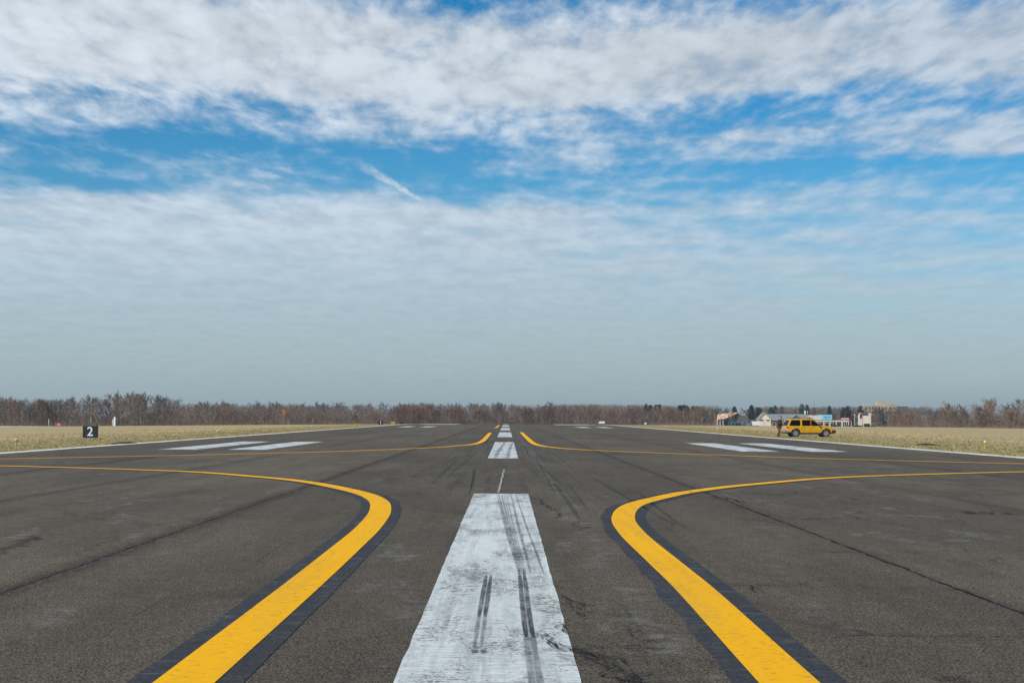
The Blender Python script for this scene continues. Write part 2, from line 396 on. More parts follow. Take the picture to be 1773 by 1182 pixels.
# ------------------------------------------------------------------ ground
def ground_mat(name='field_grass', gain=1.0, bump=True):
    m, nb, b = new_mat(name)
    o = nb.obj(); x, y, z = nb.sep(o)
    ax = nb.m('ABSOLUTE', x)
    n1 = nb.noise(nb.scale(o, (1, 0.5, 1)), 0.09, 5, 0.65)
    n2 = nb.noise(o, 0.8, 5, 0.7)
    n3 = nb.noise(o, 7.0, 4, 0.7)
    dry = nb.mix(nb.ss(n2, 0.35, 0.65), (0.385, 0.295, 0.155), (0.50, 0.395, 0.225))
    grn = nb.mix(nb.ss(n2, 0.35, 0.65), (0.215, 0.19, 0.080), (0.34, 0.285, 0.14))
    g = nb.add(nb.ss(nb.add(ax, nb.mul(nb.sub(n1, 0.5), 30.0)), 42.0, 26.0, 0.0, 0.85), nb.ss(n1, 0.50, 0.66, 0.0, 0.45))
    c = nb.mix(g, dry, grn)
    # long mown bands
    band = nb.noise(nb.vec(nb.mul(ax, 0.30), nb.mul(y, 0.012), 0.0), 1.0, 3, 0.6)
    c = nb.mix(nb.ss(band, 0.5, 0.66, 0.0, 0.40), c, (0.34, 0.25, 0.14))
    f = nb.ss(n3, 0.3, 0.7, (0.72 if bump else 0.9) * gain, (1.25 if bump else 1.08) * gain)
    c = nb.mix(1.0, c, nb.vec(f, f, f), 'MULTIPLY')
    # bare soil patches along the pavement edge and leaf litter under the woods
    soil = nb.mul(nb.ss(nb.noise(o, 1.3, 4, 0.7), 0.62, 0.70), nb.ss(ax, 27.0, 23.0, 0.0, 0.9))
    c = nb.mix(soil, c, (0.055, 0.042, 0.03))
    far = nb.ss(nb.add(nb.add(y, nb.mul(ax, 0.5)), nb.mul(n1, 20)), 780.0, 840.0)
    c = nb.mix(far, c, (0.13, 0.10, 0.07))
    nb.put(b.inputs['Base Color'], c); b.inputs['Roughness'].default_value = 0.95; b.inputs['Specular IOR Level'].default_value = 0.1
    if bump: nb.put(b.inputs['Normal'], nb.bump(nb.add(nb.mul(n3, 1.0), n2), 0.8, 0.12))
    return m

def sheet(name, xs, ys, zoff, mat, parent=None):
    verts = [(x, y, H(x, y) + zoff) for y in ys for x in xs]
    nx = len(xs)
    faces = [(j * nx + i, j * nx + i + 1, (j + 1) * nx + i + 1, (j + 1) * nx + i) for j in range(len(ys) - 1) for i in range(nx - 1)]
    return link_mesh(name, verts, faces, mat, parent, smooth=True)

RW = 22.6
xs = [-4000, -2500, -1500, -900, -600, -420, -300, -220, -160, -120, -90, -60, -40, -30, -24, -12, 0, 12, 24, 30, 40, 60, 80, 100, 110, 125, 145, 165, 180, 230, 320, 450, 650, 900, 1500, 2500, 4000]
ys = [-400, -100, -30, 0, 60, 120, 180, 240, 280] + [280 + 14 * i for i in range(1, 11)] + [480, 550, 640, 720, 820, 920, 1000, 1300, 1800, 2600, 4000, 6000, 9000]
ground = sheet('ground', xs, ys, 0.0, ground_mat()); ground['kind'] = 'structure'

rys = [-30, 0, 40, 80, 140, 200, 260, 280] + [280 + 7 * i for i in range(1, 21)] + [480, 560, 640, 700]
# the pavement edge is slightly ragged where turf creeps over it
def runway_sheet():
    rnd = random.Random(4)
    yy = sorted(set([float(a) for a in rys] + [40 + 0.8 * i for i in range(400)]))
    verts, faces = [], []
    for y in yy:
        e0 = -RW + 0.10 * mnoise.noise((0.0, y * 0.9, 1.0)) + 0.08 * mnoise.noise((0, y * 0.2, 3.0))
        e1 = RW + 0.10 * mnoise.noise((5.0, y * 0.9, 1.0)) + 0.08 * mnoise.noise((9, y * 0.2, 3.0))
        for x in (e0, -12, 0, 12, e1): verts.append((x, y, H(x, y) + 0.012))
    for j in range(len(yy) - 1):
        for i in range(4):
            k = j * 5 + i; faces.append((k, k + 1, k + 6, k + 5))
    return link_mesh('runway', verts, faces, M_ASPH, smooth=True)
runway = runway_sheet(); runway['kind'] = 'structure'

def cut(a, b, n):
    return [a + (b - a) * i / n for i in range(n + 1)]

def rect_mark(name, x0, x1, y0, y1, mat, zoff, label=None, ragged=0.012):
    n = max(2, int((y1 - y0) / 0.5)); n = min(n, 160)
    ph = x0 * 3.7 + y0
    verts, faces = [], []
    for y in cut(y0, y1, n):
        a = x0 + ragged * mnoise.noise((ph, y * 1.9, 0)) ; b = x1 + ragged * mnoise.noise((ph + 9, y * 1.9, 0))
        for x in (a, (a + b) / 2, b): verts.append((x, y, H(x, y) + zoff))
    for j in range(n):
        for i in range(2):
            k = j * 3 + i; faces.append((k, k + 1, k + 4, k + 3))
    o = link_mesh(name, verts, faces, mat, runway, smooth=True)
    if label: o['label'] = label
    return o

# centreline
rect_mark('centerline_stripe', -0.70, 0.475, -5.7, 30.9, M_WHITE, 0.0185, 'worn wide white stripe nearest the camera')
for k in range(5):
    y0 = 57.2 + 60.0 * k
    rect_mark('centerline_stripe', -0.75, 0.48, y0, y0 + 37.2, M_WHITE, 0.0185)
# thin old paint line between the first two stripes
v_, f_ = [], []
for i in range(41):
    t = i / 40; y = 31.2 + 14.0 * t; x = -0.17 + 0.10 * t + 0.03 * mnoise.noise((y * 0.8, 0, 0)); hw = 0.020 + 0.025 * abs(mnoise.noise((y * 1.7, 3, 0)))
    v_ += [(x - hw, y, 0.024), (x + hw, y, 0.024)]
    if i: k = 2 * i; f_.append((k - 2, k - 1, k + 1, k))
link_mesh('old_paint_line', v_, f_, var_mat('faded_paint', (0.30, 0.30, 0.28), .9, var=.4, scale=3), runway)
# edge lines
for sx in (-1, 1):
    rect_mark('edge_line', sx * 22.05 - 0.42, sx * 22.05 + 0.42, -20, 640, M_EDGE, 0.020, ragged=0.05)
# touchdown zone and aiming point marks
for sx in (-1, 1):
    for (a, b) in ((11.75, 13.6), (15.15, 17.0)):
        x0, x1 = sorted((sx * a - 0.13, sx * b - 0.13))
        rect_mark('touchdown_mark', x0, x1, 70.2, 92.6, M_WHITE, 0.021)
        rect_mark('touchdown_mark', x0, x1, 222, 245, M_WHITE, 0.021)
    x0, x1 = sorted((sx * 10.8, sx * 19.2))
    rect_mark('aiming_point_mark', x0, x1, 305, 345, M_WHITE, 0.021)

# curved yellow lead-on lines
def catmull(pts, n=10):
    P = [pts[0]] + list(pts) + [pts[-1]]; out = []
    for i in range(1, len(P) - 2):
        p0, p1, p2, p3 = [Vector(q) for q in P[i - 1:i + 3]]
        for k in range(n):
            t = k / n
            out.append(0.5 * ((2 * p1) + (-p0 + p2) * t + (2 * p0 - 5 * p1 + 4 * p2 - p3) * t * t + (-p0 + 3 * p1 - 3 * p2 + p3) * t ** 3))
    out.append(Vector(pts[-1])); return out

def ribbon(name, pts, o0, o1, zoff, mat, rag=0.0, seed=0.0, raglo=0.0, fade=None):
    C = catmull(pts, 12); vs, fs = [], []; arc = 0
    for i, p in enumerate(C):
        a = C[max(0, i - 1)]; b = C[min(len(C) - 1, i + 1)]; t = (b - a).normalized(); nrm_ = Vector((-t.y, t.x))
        if i: arc += (p - C[i - 1]).length
        for k, o in enumerate((o0, (o0 + o1) / 2, o1)):
            j = rag * mnoise.noise((arc * 0.55, seed + k, 0)) if k == 2 else (raglo * mnoise.noise((arc * 0.9, seed + 5, 0)) if k == 0 else 0)
            q = p + nrm_ * (o + j); vs.append((q.x, q.y, H(q.x, q.y) + zoff))
        if i:
            k = 3 * i
            fs += [(k - 3, k - 2, k + 1, k), (k - 2, k - 1, k + 2, k + 1)]
    return link_mesh(name, vs, fs, mat, runway, smooth=True)

left1 = [(-2.0, -4), (-2.0, 4), (-2.0, 9.0), (-2.0, 13.9), (-2.02, 18.0), (-2.06, 21.5), (-2.22, 25.2), (-2.6, 28.6), (-3.4, 31.8), (-5.04, 36.1), (-6.9, 39.2), (-10.1, 43.0), (-16.6, 46.8), (-22.6, 49.0)]
right1 = [(1.72, -4), (1.74, 4), (1.78, 9.0), (1.83, 13.7), (1.82, 16.4), (1.81, 20.5), (1.95, 23.8), (2.42, 27.1), (3.33, 30.0), (4.26, 32.3), (6.12, 35.6), (9.8, 40.4), (16.2, 44.7), (22.6, 47.2)]
left2 = [(-22.6, 50.8), (-19.2, 54.0), (-13.9, 59.6), (-8.6, 66.4), (-5.3, 73.2), (-3.8, 77.2), (-2.9, 81.0), (-2.1, 85.5), (-1.75, 92), (-1.62, 104), (-1.66, 128), (-1.68, 149)]
right2 = [(22.6, 49.6), (19.1, 52.6), (12.9, 58.4), (10.0, 62.6), (7.1, 66.7), (4.3, 71.9), (2.85, 76.5), (2.1, 81.5), (1.8, 86.8), (1.68, 94), (1.65, 108), (1.62, 132), (1.6, 155)]
for nm, pts, lab in (('taxi_line', left1, 'broad yellow curve nearest the camera on the left, edged in black'), ('taxi_line', right1, 'broad yellow curve nearest the camera on the right, edged in black'),
                     ('taxi_line', left2, 'thinner looking yellow line further off on the left'), ('taxi_line', right2, 'thinner looking yellow line further off on the right')):
    near = pts in (left1, right1)
    hw = 0.192
    o = ribbon(nm, pts, -hw, hw, 0.0205, M_YEL); o['label'] = lab
    s_ = 1 if pts[0][0] < 0 else -1
    if near:
        # o positive is to the left of the travel direction
        if pts is left1:
            ribbon('black_border', pts, hw + 0.002, hw + 0.17, 0.0165, M_BLK, 0.022, 1.0)
            ribbon('black_border', pts, -hw - 0.002, -hw - 0.175, 0.0165, M_BLK, 0.022, 2.0)
        else:
            ribbon('black_border', pts, hw + 0.002, hw + 0.17, 0.0165, M_BLK, 0.07, 3.0)
            ribbon('black_border', pts, -hw - 0.002, -hw - 0.185, 0.0165, M_BLK, 0.012, 4.0)
    else:
        ribbon('black_border', pts, hw + 0.002, hw + 0.12, 0.0165, M_BLK, 0.02, 1.5)
        ribbon('black_border', pts, -hw - 0.002, -hw - 0.12, 0.0165, M_BLK, 0.02, 2.5)
ribbon('taxi_line', [(-1.62, 214), (-1.55, 240), (-1.5, 284)], -0.192, 0.192, 0.0205, M_YEL)
ribbon('taxi_line', [(-14.0, 196), (-5.5, 204), (-2.4, 207.5), (-1.62, 214)], -0.15, 0.15, 0.0250, M_YEL)

# tyre marks on the stripes
def mark_strip(name, pts, hw, mat, z=0.0225):
    C = catmull([(p[0], p[1]) for p in pts], 8); vs, fs = [], []
    for i, p in enumerate(C):
        a = C[max(0, i - 1)]; b = C[min(len(C) - 1, i + 1)]; t = (b - a).normalized(); q = Vector((-t.y, t.x))
        n_e = max(3.0, len(C) * 0.28); e = min(1, i / n_e + 0.10, (len(C) - 1 - i) / n_e + 0.10)
        for sgn in (-1, 1):
            u = p + q * (sgn * hw * sqrt(e)); vs.append((u.x, u.y, H(u.x, u.y) + z))
        if i: k = 2 * i; fs.append((k - 2, k - 1, k + 1, k))
    return link_mesh(name, vs, fs, mat, runway)
for dx_ in (-0.025, 0.025):
    mark_strip('tyre_mark', [(-0.180 + dx_, 15.0), (-0.188 + dx_, 13.8), (-0.195 + dx_, 12.6), (-0.20 + dx_, 11.9)], 0.021, M_TYRE_D)
    mark_strip('tyre_mark', [(-0.197 + dx_, 12.4), (-0.20 + dx_, 11.4), (-0.20 + dx_, 10.3)], 0.016, M_TYRE_L, 0.0245)
    mark_strip('tyre_mark', [(0.165 + dx_, 15.6), (0.17 + dx_, 14.3), (0.17 + dx_, 13.0), (0.175 + dx_, 11.4), (0.18 + dx_, 10.8)], 0.022, M_TYRE_D)
    mark_strip('tyre_mark', [(0.175 + dx_, 11.8), (0.18 + dx_, 10.2), (0.19 + dx_, 8.6), (0.19 + dx_, 5)], 0.023, M_TYRE_L, 0.0245)
    mark_strip('tyre_mark', [(-0.19 + dx_ * 1.3, 10.21), (-0.19 + dx_ * 1.3, 10.15), (-0.19 + dx_ * 1.3, 10.07)], 0.022, M_TYRE_D, 0.0265)
for k, (a, b, wdt) in enumerate(((-0.20, 0.13, 0.010), (-0.16, 0.15, 0.018), (-0.10, 0.17, 0.016), (-0.05, 0.19, 0.010), (0.0, 0.21, 0.010), (0.10, 0.26, 0.02), (0.20, 0.40, 0.016))):
    mark_strip('tyre_mark', [(a, 30.7), (a * 0.72 + b * 0.28, 26), (a * .42 + b * .58, 21), (a * .15 + b * .85, 17.5), (b, 15.2)], wdt, M_TYRE_L)
for x0 in (-0.50, -0.46, -0.42, -0.38, 0.0, 0.04, 0.08, 0.12):
    mark_strip('tyre_mark', [(x0, 57.3), (x0 + 0.01, 62), (x0 + 0.10, 72), (x0 + 0.28, 88), (x0 + 0.36, 94)], 0.011, M_TYRE_D)
# long faint skid streaks beside the stripe
rs = random.Random(11)
for i in range(34):
    x0 = rs.choice([-1, 1]) * rs.uniform(0.7, 2.7); y0 = rs.uniform(20, 90); Lk = rs.uniform(6, 30); dr = rs.uniform(-0.25, 0.25)
    mark_strip('skid_mark', [(x0, y0), (x0 + dr * .4, y0 + Lk / 2), (x0 + dr, y0 + Lk)], rs.uniform(0.015, 0.045), M_TYRE_L, 0.0165)

# irregular open cracks
cv, cf = [], []
def crack_path(pts, wd, jit, seed, sub=0.09, br=0.0):
    r = random.Random(seed)
    path = []
    for (a, b) in zip(pts[:-1], pts[1:]):
        a, b = Vector(a), Vector(b); n = max(1, int((b - a).length / sub))
        for i in range(n): path.append(a.lerp(b, i / n) + Vector((r.uniform(-jit, jit), r.uniform(-jit, jit) * 1.8)))
    path.append(Vector(pts[-1]))
    for i, p in enumerate(path):
        a = path[max(0, i - 1)]; b = path[min(len(path) - 1, i + 1)]; t = (b - a); t = t.normalized() if t.length > 1e-6 else Vector((1, 0)); q = Vector((-t.y, t.x))
        w_ = wd * r.uniform(0.3, 1.6) * (0.2 if i in (0, len(path) - 1) else 1)
        for sgn in (-1, 1):
            u = p + q * (sgn * w_); cv.append((u.x, u.y, H(u.x, u.y) + 0.0285))
        if i:
            k = len(cv) - 4; cf.append((k, k + 1, k + 3, k + 2))
        if br and r.random() < br and i > 0:
            ang = r.uniform(0, 2 * pi); Lb = r.uniform(0.08, 0.4)
            crack_path([p, p + Vector((cos(ang) * Lb, sin(ang) * Lb * 1.6))], wd * 0.7, jit, seed * 7 + i, sub, 0)
crack_path([(0.05, 12.55), (0.20, 12.35), (0.45, 12.15), (0.62, 11.95)], 0.006, 0.01, 1)
crack_path([(0.22, 11.0), (0.36, 11.25), (0.50, 11.55)], 0.006, 0.02, 2, 0.05, 0.45)
crack_path([(0.30, 11.0), (0.33, 10.75), (0.30, 10.5), (0.36, 10.3), (0.40, 10.2)], 0.006, 0.025, 3, 0.05, 0.45)
crack_path([(-0.15, 10.9), (0.1, 10.88), (0.3, 10.95)], 0.004, 0.006, 4)
crack_path([(-0.25, 10.25), (0.1, 10.27), (0.46, 10.2)], 0.003, 0.004, 41)
crack_path([(0.5, 12.1), (0.75, 12.0), (1.0, 12.05), (1.25, 12.0)], 0.008, 0.02, 5, 0.08, 0.15)
crack_path([(0.50, 13.4), (0.58, 13.0), (0.66, 12.7), (0.60, 12.2)], 0.013, 0.035, 6, 0.07, 0.5)
crack_path([(0.5, 10.3), (0.62, 10.05), (0.72, 9.9), (0.70, 9.5), (0.60, 9.3), (0.78, 9.0), (0.66, 8.7), (0.7, 8.3)], 0.009, 0.030, 7, 0.06, 0.45)
crack_path([(0.85, 9.9), (0.74, 9.6), (0.88, 9.2), (0.80, 8.8)], 0.007, 0.030, 8, 0.06, 0.45)
crack_path([(0.55, 29.5), (0.72, 27.8), (0.80, 26.3), (0.95, 25.2), (0.85, 23.4)], 0.016, 0.05, 9, 0.12, 0.25)
crack_path([(0.50, 25.6), (0.75, 25.3)], 0.012, 0.03, 10)
crack_path([(2.0, 14.3), (2.5, 14.22), (3.2, 14.2), (3.4, 14.35)], 0.014, 0.012, 12, 0.08, 0.05)
crack_path([(3.4, 14.35), (3.7, 14.0), (4.4, 13.95), (5.2, 13.9)], 0.011, 0.012, 13, 0.08, 0.05)
crack_path([(1.0, 11.0), (1.7, 10.95), (2.5, 10.93)], 0.0025, 0.005, 14)
crack_path([(2.5, 10.98), (2.75, 11.0), (3.3, 10.93), (4.0, 10.95), (5, 10.95)], 0.012, 0.008, 15, 0.06, 0.03)
crack_path([(2.9, 14.3), (3.4, 12.9), (3.9, 11.9), (4.3, 11.0)], 0.004, 0.02, 16)
crack_path([(6.6, 25.8), (8.0, 25.4), (8.4, 24.6), (9.4, 24.2), (10.8, 23.9)], 0.014, 0.08, 17, 0.14, 0.3)
crack_path([(8.2, 25.6), (8.6, 25.2)], 0.05, 0.10, 18, 0.12, 0.7)
crack_path([(3.2, 23.4), (4.2, 23.6), (5.4, 23.4)], 0.011, 0.03, 19, 0.12, 0.1)
crack_path([(4.5, 30.0), (4.62, 28.6), (4.7, 27.8), (5.3, 27.9)], 0.022, 0.05, 20, 0.12, 0.35)
crack_path([(4.9, 19.0), (6.0, 18.4), (7.0, 18.0), (7.8, 17.7)], 0.007, 0.04, 21, 0.1, 0.2)
crack_path([(9.0, 32.5), (10.5, 31.5), (12.5, 31.0)], 0.012, 0.06, 22, 0.14, 0.25)
crack_path([(-3.6, 30.9), (-6.3, 31.6), (-9.5, 31.2)], 0.006, 0.05, 24, 0.14, 0.1)
crack_path([(-0.66, 22.9), (-0.3, 22.95), (0.1, 22.9), (0.45, 23.0)], 0.006, 0.008, 25)
crack_path([(0.05, 17.8), (0.47, 17.75)], 0.006, 0.006, 26)
crack_path([(0.2, 14.35), (0.46, 14.3)], 0.006, 0.008, 27)
crack_path([(-0.15, 8.95), (0.5, 8.93), (0.9, 8.95)], 0.004, 0.004, 28)
for i in range(24):                                   # branching weathering cracks on the right half
    yy_ = rs.uniform(15, 60); xx = rs.uniform(2.6, 16)
    crack_path([(xx, yy_), (xx + rs.uniform(.3, 1), yy_ - rs.uniform(.2, 1.2)), (xx + rs.uniform(1.2, 2.2), yy_ - rs.uniform(.4, 1.6))], 0.008 + yy_ * 0.0002, 0.07, 300 + i, 0.12, 0.3)
for i in range(26):                                   # thin transverse cracks over the whole width
    yy_ = rs.uniform(16, 90); xx = rs.uniform(-18, 14); ln_ = rs.uniform(1.2, 5)
    crack_path([(xx, yy_), (xx + ln_ / 2, yy_ + rs.uniform(-.3, .3)), (xx + ln_, yy_ + rs.uniform(-.4, .4))], 0.009 + yy_ * 0.00018, 0.05, 100 + i, 0.2, 0.08)
link_mesh('open_cracks', cv, cf, M_CRACK, runway)

# parallel taxiway on the left
M_CONC = var_mat('pale_concrete', (0.66, 0.62, 0.54), 0.9, var=0.10, scale=0.3)
tx = [-126, -123, -120, -117, -114]
ty = [0 + 20 * i for i in range(28)]
taxiway = sheet('taxiway', tx, ty, 0.02, M_CONC); taxiway['kind'] = 'structure'

# ------------------------------------------------------------------ turf along the pavement
def grass_mat():
    m, nb, b = new_mat('turf_blades')
    o = nb.obj()
    n = nb.noise(o, 0.6, 4, 0.7); n2 = nb.noise(o, 9.0, 2, 0.6)
    c = nb.mix(nb.ss(n, 0.4, 0.62), (0.24, 0.235, 0.075), (0.50, 0.43, 0.20))
    c = nb.mix(nb.ss(n2, 0.45, 0.7, 0.0, 0.5), c, (0.42, 0.34, 0.18))
    nb.put(b.inputs['Base Color'], c); b.inputs['Roughness'].default_value = 0.85; b.inputs['Specular IOR Level'].default_value = 0.15
    return m
def grass():
    r = random.Random(3); vs, fs = [], []
    for side in (-1, 1):
        for i in range(60000):
            y = 48 + 190 * r.random() ** 1.6
            off = 26 * r.random() ** 2.0
            x = side * (RW - 0.12 + off)
            if mnoise.noise((x * 0.25, y * 0.25, 7)) < -0.28: continue
            h = r.uniform(0.008, 0.028) * (1 + y / 160) * (1.4 if off < 1 else 1); wd = 0.03 * (1 + y / 90); a = r.uniform(0, pi)
            z = H(x, y); k = len(vs); lx, ly = r.uniform(-.05, .05), r.uniform(-.05, .05)
            vs += [(x - cos(a) * wd, y - sin(a) * wd * .5, z), (x + cos(a) * wd, y + sin(a) * wd * .5, z), (x + lx, y + ly, z + h)]
            fs.append((k, k + 1, k + 2))
    o = link_mesh('grass', vs, fs, ground_mat('turf_blades', 1.15, False)); o['kind'] = 'stuff'
    tag(o, 'short dry and green turf edging the runway pavement', 'grass')
grass()

def clod(x, y, rx, ry, hz, seed):
    r = random.Random(seed); vs, fs = [], []
    for i in range(420):
        a = r.uniform(0, 2 * pi); q = sqrt(r.random()); px, py = x + cos(a) * q * rx, y + sin(a) * q * ry
        h = hz * (1 - q * .7) * r.uniform(.4, 1.3); k = len(vs); z = H(px, py); wd = r.uniform(.05, .14)
        vs += [(px - wd, py - wd, z), (px + wd, py - wd * .6, z), (px + wd * .5, py + wd, z), (px - wd * .8, py + wd * .9, z), (px, py, z + h)]
        fs += [(k, k + 1, k + 4), (k + 1, k + 2, k + 4), (k + 2, k + 3, k + 4), (k + 3, k, k + 4)]
    return vs, fs
M_SOIL = var_mat('dark_soil', (0.04, 0.032, 0.024), 0.95, var=0.35, scale=4)
for (x, y, rx, ry, lab) in ((-22.75, 85.0, 0.5, 2.6, 'low dark clump of soil on the left pavement edge beyond the number sign'),
                            (26.6, 90.0, 0.6, 1.6, 'patch of dark soil clods in the right verge near the yellow light')):
    v_, f_ = clod(x, y, rx, ry, 0.13, 5)
    tag(link_mesh('soil_clump', v_, f_, M_SOIL), lab, 'soil')

# ------------------------------------------------------------------ trees
def bark_mat(name, c0, c1, objvar=0.25):
    m, nb, b = new_mat(name)
    n = nb.noise(nb.obj(), 0.5, 3, 0.6)
    c = nb.mix(nb.ss(nb.add(nb.mul(nb.rnd(), 0.75), nb.mul(n, 0.5)), 0.25, 0.95), c0, c1)
    f = nb.ss(nb.m('FRACT', nb.mul(nb.rnd(), 7.31)), 0.0, 1.0, 1 - objvar, 1 + objvar)
    c = nb.mix(1.0, c, nb.vec(f, f, f), 'MULTIPLY')
    nb.put(b.inputs['Base Color'], c); b.inputs['Roughness'].default_value = 0.9; b.inputs['Specular IOR Level'].default_value = 0.1
    return m
M_TWIG_R = bark_mat('reddish_twigs', (0.15, 0.098, 0.074), (0.235, 0.125, 0.092))
M_TWIG_B = bark_mat('brown_twigs', (0.165, 0.118, 0.084), (0.25, 0.185, 0.13))
M_TWIG_G = bark_mat('grey_twigs', (0.105, 0.09, 0.084), (0.17, 0.14, 0.125))
M_TRUNK = bark_mat('grey_bark', (0.15, 0.13, 0.11), (0.32, 0.29, 0.25))
M_PINE = bark_mat('pine_needles', (0.018, 0.035, 0.022), (0.035, 0.06, 0.035), 0.3)
M_PTRUNK = bark_mat('pine_bark', (0.09, 0.06, 0.045), (0.13, 0.09, 0.07))

def bare_tree_mesh(seed, height, spread, up, dens=1.0, twig=0.045, low=0.22):
    r = random.Random(seed); T = MB(); V, F = [], []
    def strip(p, q, w0, w1):
        d_ = (q - p).normalized(); a = r.uniform(0, 2 * pi); side = Vector((cos(a), sin(a), r.uniform(-.3, .3))); side = side - d_ * side.dot(d_)
        if side.length < 1e-3: return
        side.normalize(); k = len(V)
        V.extend([tuple(p - side * w0), tuple(p + side * w0), tuple(q + side * w1), tuple(q - side * w1)]); F.append((k, k + 1, k + 2, k + 3))
    def rdir(d_, ang):
        ax = d_.orthogonal().normalized(); ax.rotate(Matrix.Rotation(r.uniform(0, 2 * pi), 3, d_))
        e = d_.copy(); e.rotate(Matrix.Rotation(ang, 3, ax)); return e
    top = Vector((r.uniform(-.06, .06) * height, r.uniform(-.06, .06) * height, height * 0.86))
    pts = [Vector((0, 0, -0.6))]
    for i in range(1, 6):
        t = i / 5; pts.append(Vector((0, 0, 0)).lerp(top, t) + Vector((r.uniform(-.02, .02), r.uniform(-.02, .02), 0)) * height * t)
    R0 = height * 0.017
    rad = lambda t: R0 * (1 - t) ** 0.9 + 0.02
    for i in range(5): T.tube(pts[i], pts[i + 1], rad(i / 5), rad((i + 1) / 5), 5, False)
    def at_(t):
        u = t * 5; i = min(4, int(u)); return pts[i].lerp(pts[i + 1], u - i)
    nl = int(11 * dens) + 2
    for i in range(nl):
        t = low + (0.97 - low) * (i + r.random() * .7) / nl
        p = at_(t); L = spread * height * (1.05 - 0.62 * abs(t - 0.45) / 0.55) * r.uniform(.7, 1.15) * (0.6 if t > .85 else 1)
        az = i * 2.4 + r.uniform(-.6, .6)
        d1 = Vector((cos(az), sin(az), up * r.uniform(.6, 1.3) + t * .5)).normalized()
        q = p + d1 * L * 0.5; d1b = (d1 + Vector((0, 0, .35))).normalized(); e = q + d1b * L * 0.5
        b0 = rad(t) * 0.55; T.tube(p, q, b0, b0 * .6, 3, False); T.tube(q, e, b0 * .6, 0.02, 3, False)
        for j in range(7):
            s_ = 0.22 + 0.78 * (j + r.random()) / 7; pp = p.lerp(q, s_ * 2) if s_ < .5 else q.lerp(e, s_ * 2 - 1)
            d2 = rdir(d1b, r.uniform(.35, .95)); d2.z += .25; d2.normalize(); L2_ = L * r.uniform(.25, .5) * (1.2 - s_ * .4)
            q2 = pp + d2 * L2_; strip(pp, q2, twig * 1.0, twig * .5)
            for k in range(5):
                s3 = 0.2 + .8 * (k + r.random()) / 5; p3 = pp.lerp(q2, s3); d3 = rdir(d2, r.uniform(.3, .9)); d3.z += .2; d3.normalize()
                L3 = L2_ * r.uniform(.35, .65); q3 = p3 + d3 * L3; strip(p3, q3, twig * .6, twig * .35)
                for l in range(4):
                    p4 = p3.lerp(q3, 0.25 + .75 * r.random()); d4 = rdir(d3, r.uniform(.3, .8)); d4.z += .15; d4.normalize()
                    strip(p4, p4 + d4 * L3 * r.uniform(.4, .8), twig * .42, twig * .2)
    mt = bpy.data.meshes.new('trunk'); mt.from_pydata(T.v, [], T.f); mt.update()
    mc = bpy.data.meshes.new('crown'); mc.from_pydata(V, [], F); mc.update()
    return mt, mc

def pine_mesh(seed, height, spread, bare=0.25):
    r = random.Random(seed); T = MB(); V, F = [], []
    T.tube((0, 0, -.6), (0, 0, height * .97), height * .016, .03, 6, False)
    n = 15
    for i in range(n):
        t = bare + (1 - bare) * i / n; z = height * t; Lb = spread * height * (1 - t) ** .75 * r.uniform(.75, 1.2) + .25
        m_ = 7
        for j in range(m_):
            if r.random() < .12: continue
            az = j * 2 * pi / m_ + i * .9 + r.uniform(-.3, .3); L = Lb * r.uniform(.65, 1.15)
            e = Vector((cos(az) * L, sin(az) * L, z + L * r.uniform(-.05, .25))); T.tube((0, 0, z), e, .04, .012, 3, False)
            for k in range(26):
                c = Vector((0, 0, z)).lerp(e, r.uniform(.25, 1.03)) + Vector((r.gauss(0, .16), r.gauss(0, .16), r.gauss(0, .12))) * (L * .5 + .4)
                u = Vector((r.uniform(-1, 1), r.uniform(-1, 1), r.uniform(-.4, .7))).normalized() * r.uniform(.16, .34)
                v = u.orthogonal().normalized() * r.uniform(.06, .14); kk = len(V)
                V.extend([tuple(c - u), tuple(c + v), tuple(c + u), tuple(c - v)]); F.append((kk, kk + 1, kk + 2, kk + 3))
    mt = bpy.data.meshes.new('trunk'); mt.from_pydata(T.v, [], T.f); mt.update()
    mc = bpy.data.meshes.new('crown'); mc.from_pydata(V, [], F); mc.update()
    return mt, mc

def tree_proto(meshes, trunk_m, crown_m):
    mt, mc = meshes
    out = []
    for src, mm in ((mt, trunk_m), (mc, crown_m)):
        me = src.copy(); me.materials.clear(); me.materials.append(mm); out.append(me)
    return out

TALL = [bare_tree_mesh(10 + i, 10.0, sp, up, 1.15, tw, low) for i, (sp, up, tw, low) in enumerate(((.34, .7, .050, .2), (.40, .6, .048, .22), (.28, 1.0, .050, .18), (.36, .8, .046, .3)))]
LOW = [bare_tree_mesh(30 + i, 10.0, sp, up, 1.5, .06, .06) for i, (sp, up) in enumerate(((.52, .75), (.60, .6), (.46, .9)))]
PINE = [pine_mesh(50 + i, 10.0, sp, ba) for i, (sp, ba) in enumerate(((.26, .2), (.30, .4), (.22, .12)))]
K = {}
for nm, lib in (('tall', TALL), ('low', LOW)):
    for tn, tm in (('r', M_TWIG_R), ('b', M_TWIG_B), ('g', M_TWIG_G)):
        K[nm + tn] = [tree_proto(q, M_TRUNK, tm) for q in lib]
K['pine'] = [tree_proto(q, M_PTRUNK, M_PINE) for q in PINE]
rt = random.Random(77)
def tree(kind, x, y, h, label, cat='tree', group=None, name='bare_tree', dz=0.0):
    mt, mc = rt.choice(K[kind])
    e = empty(name, (x, y, H(x, y) - 0.1 + dz), rt.uniform(0, 2 * pi))
    s_ = h / 10.0; e.scale = (s_ * rt.uniform(.9, 1.15), s_ * rt.uniform(.9, 1.15), s_)
    tag(e, label, cat, group)
    for nm, me in (('trunk', mt), ('crown', mc)):
        o = bpy.data.objects.new(nm, me); COL.objects.link(o); o.parent = e
    return e

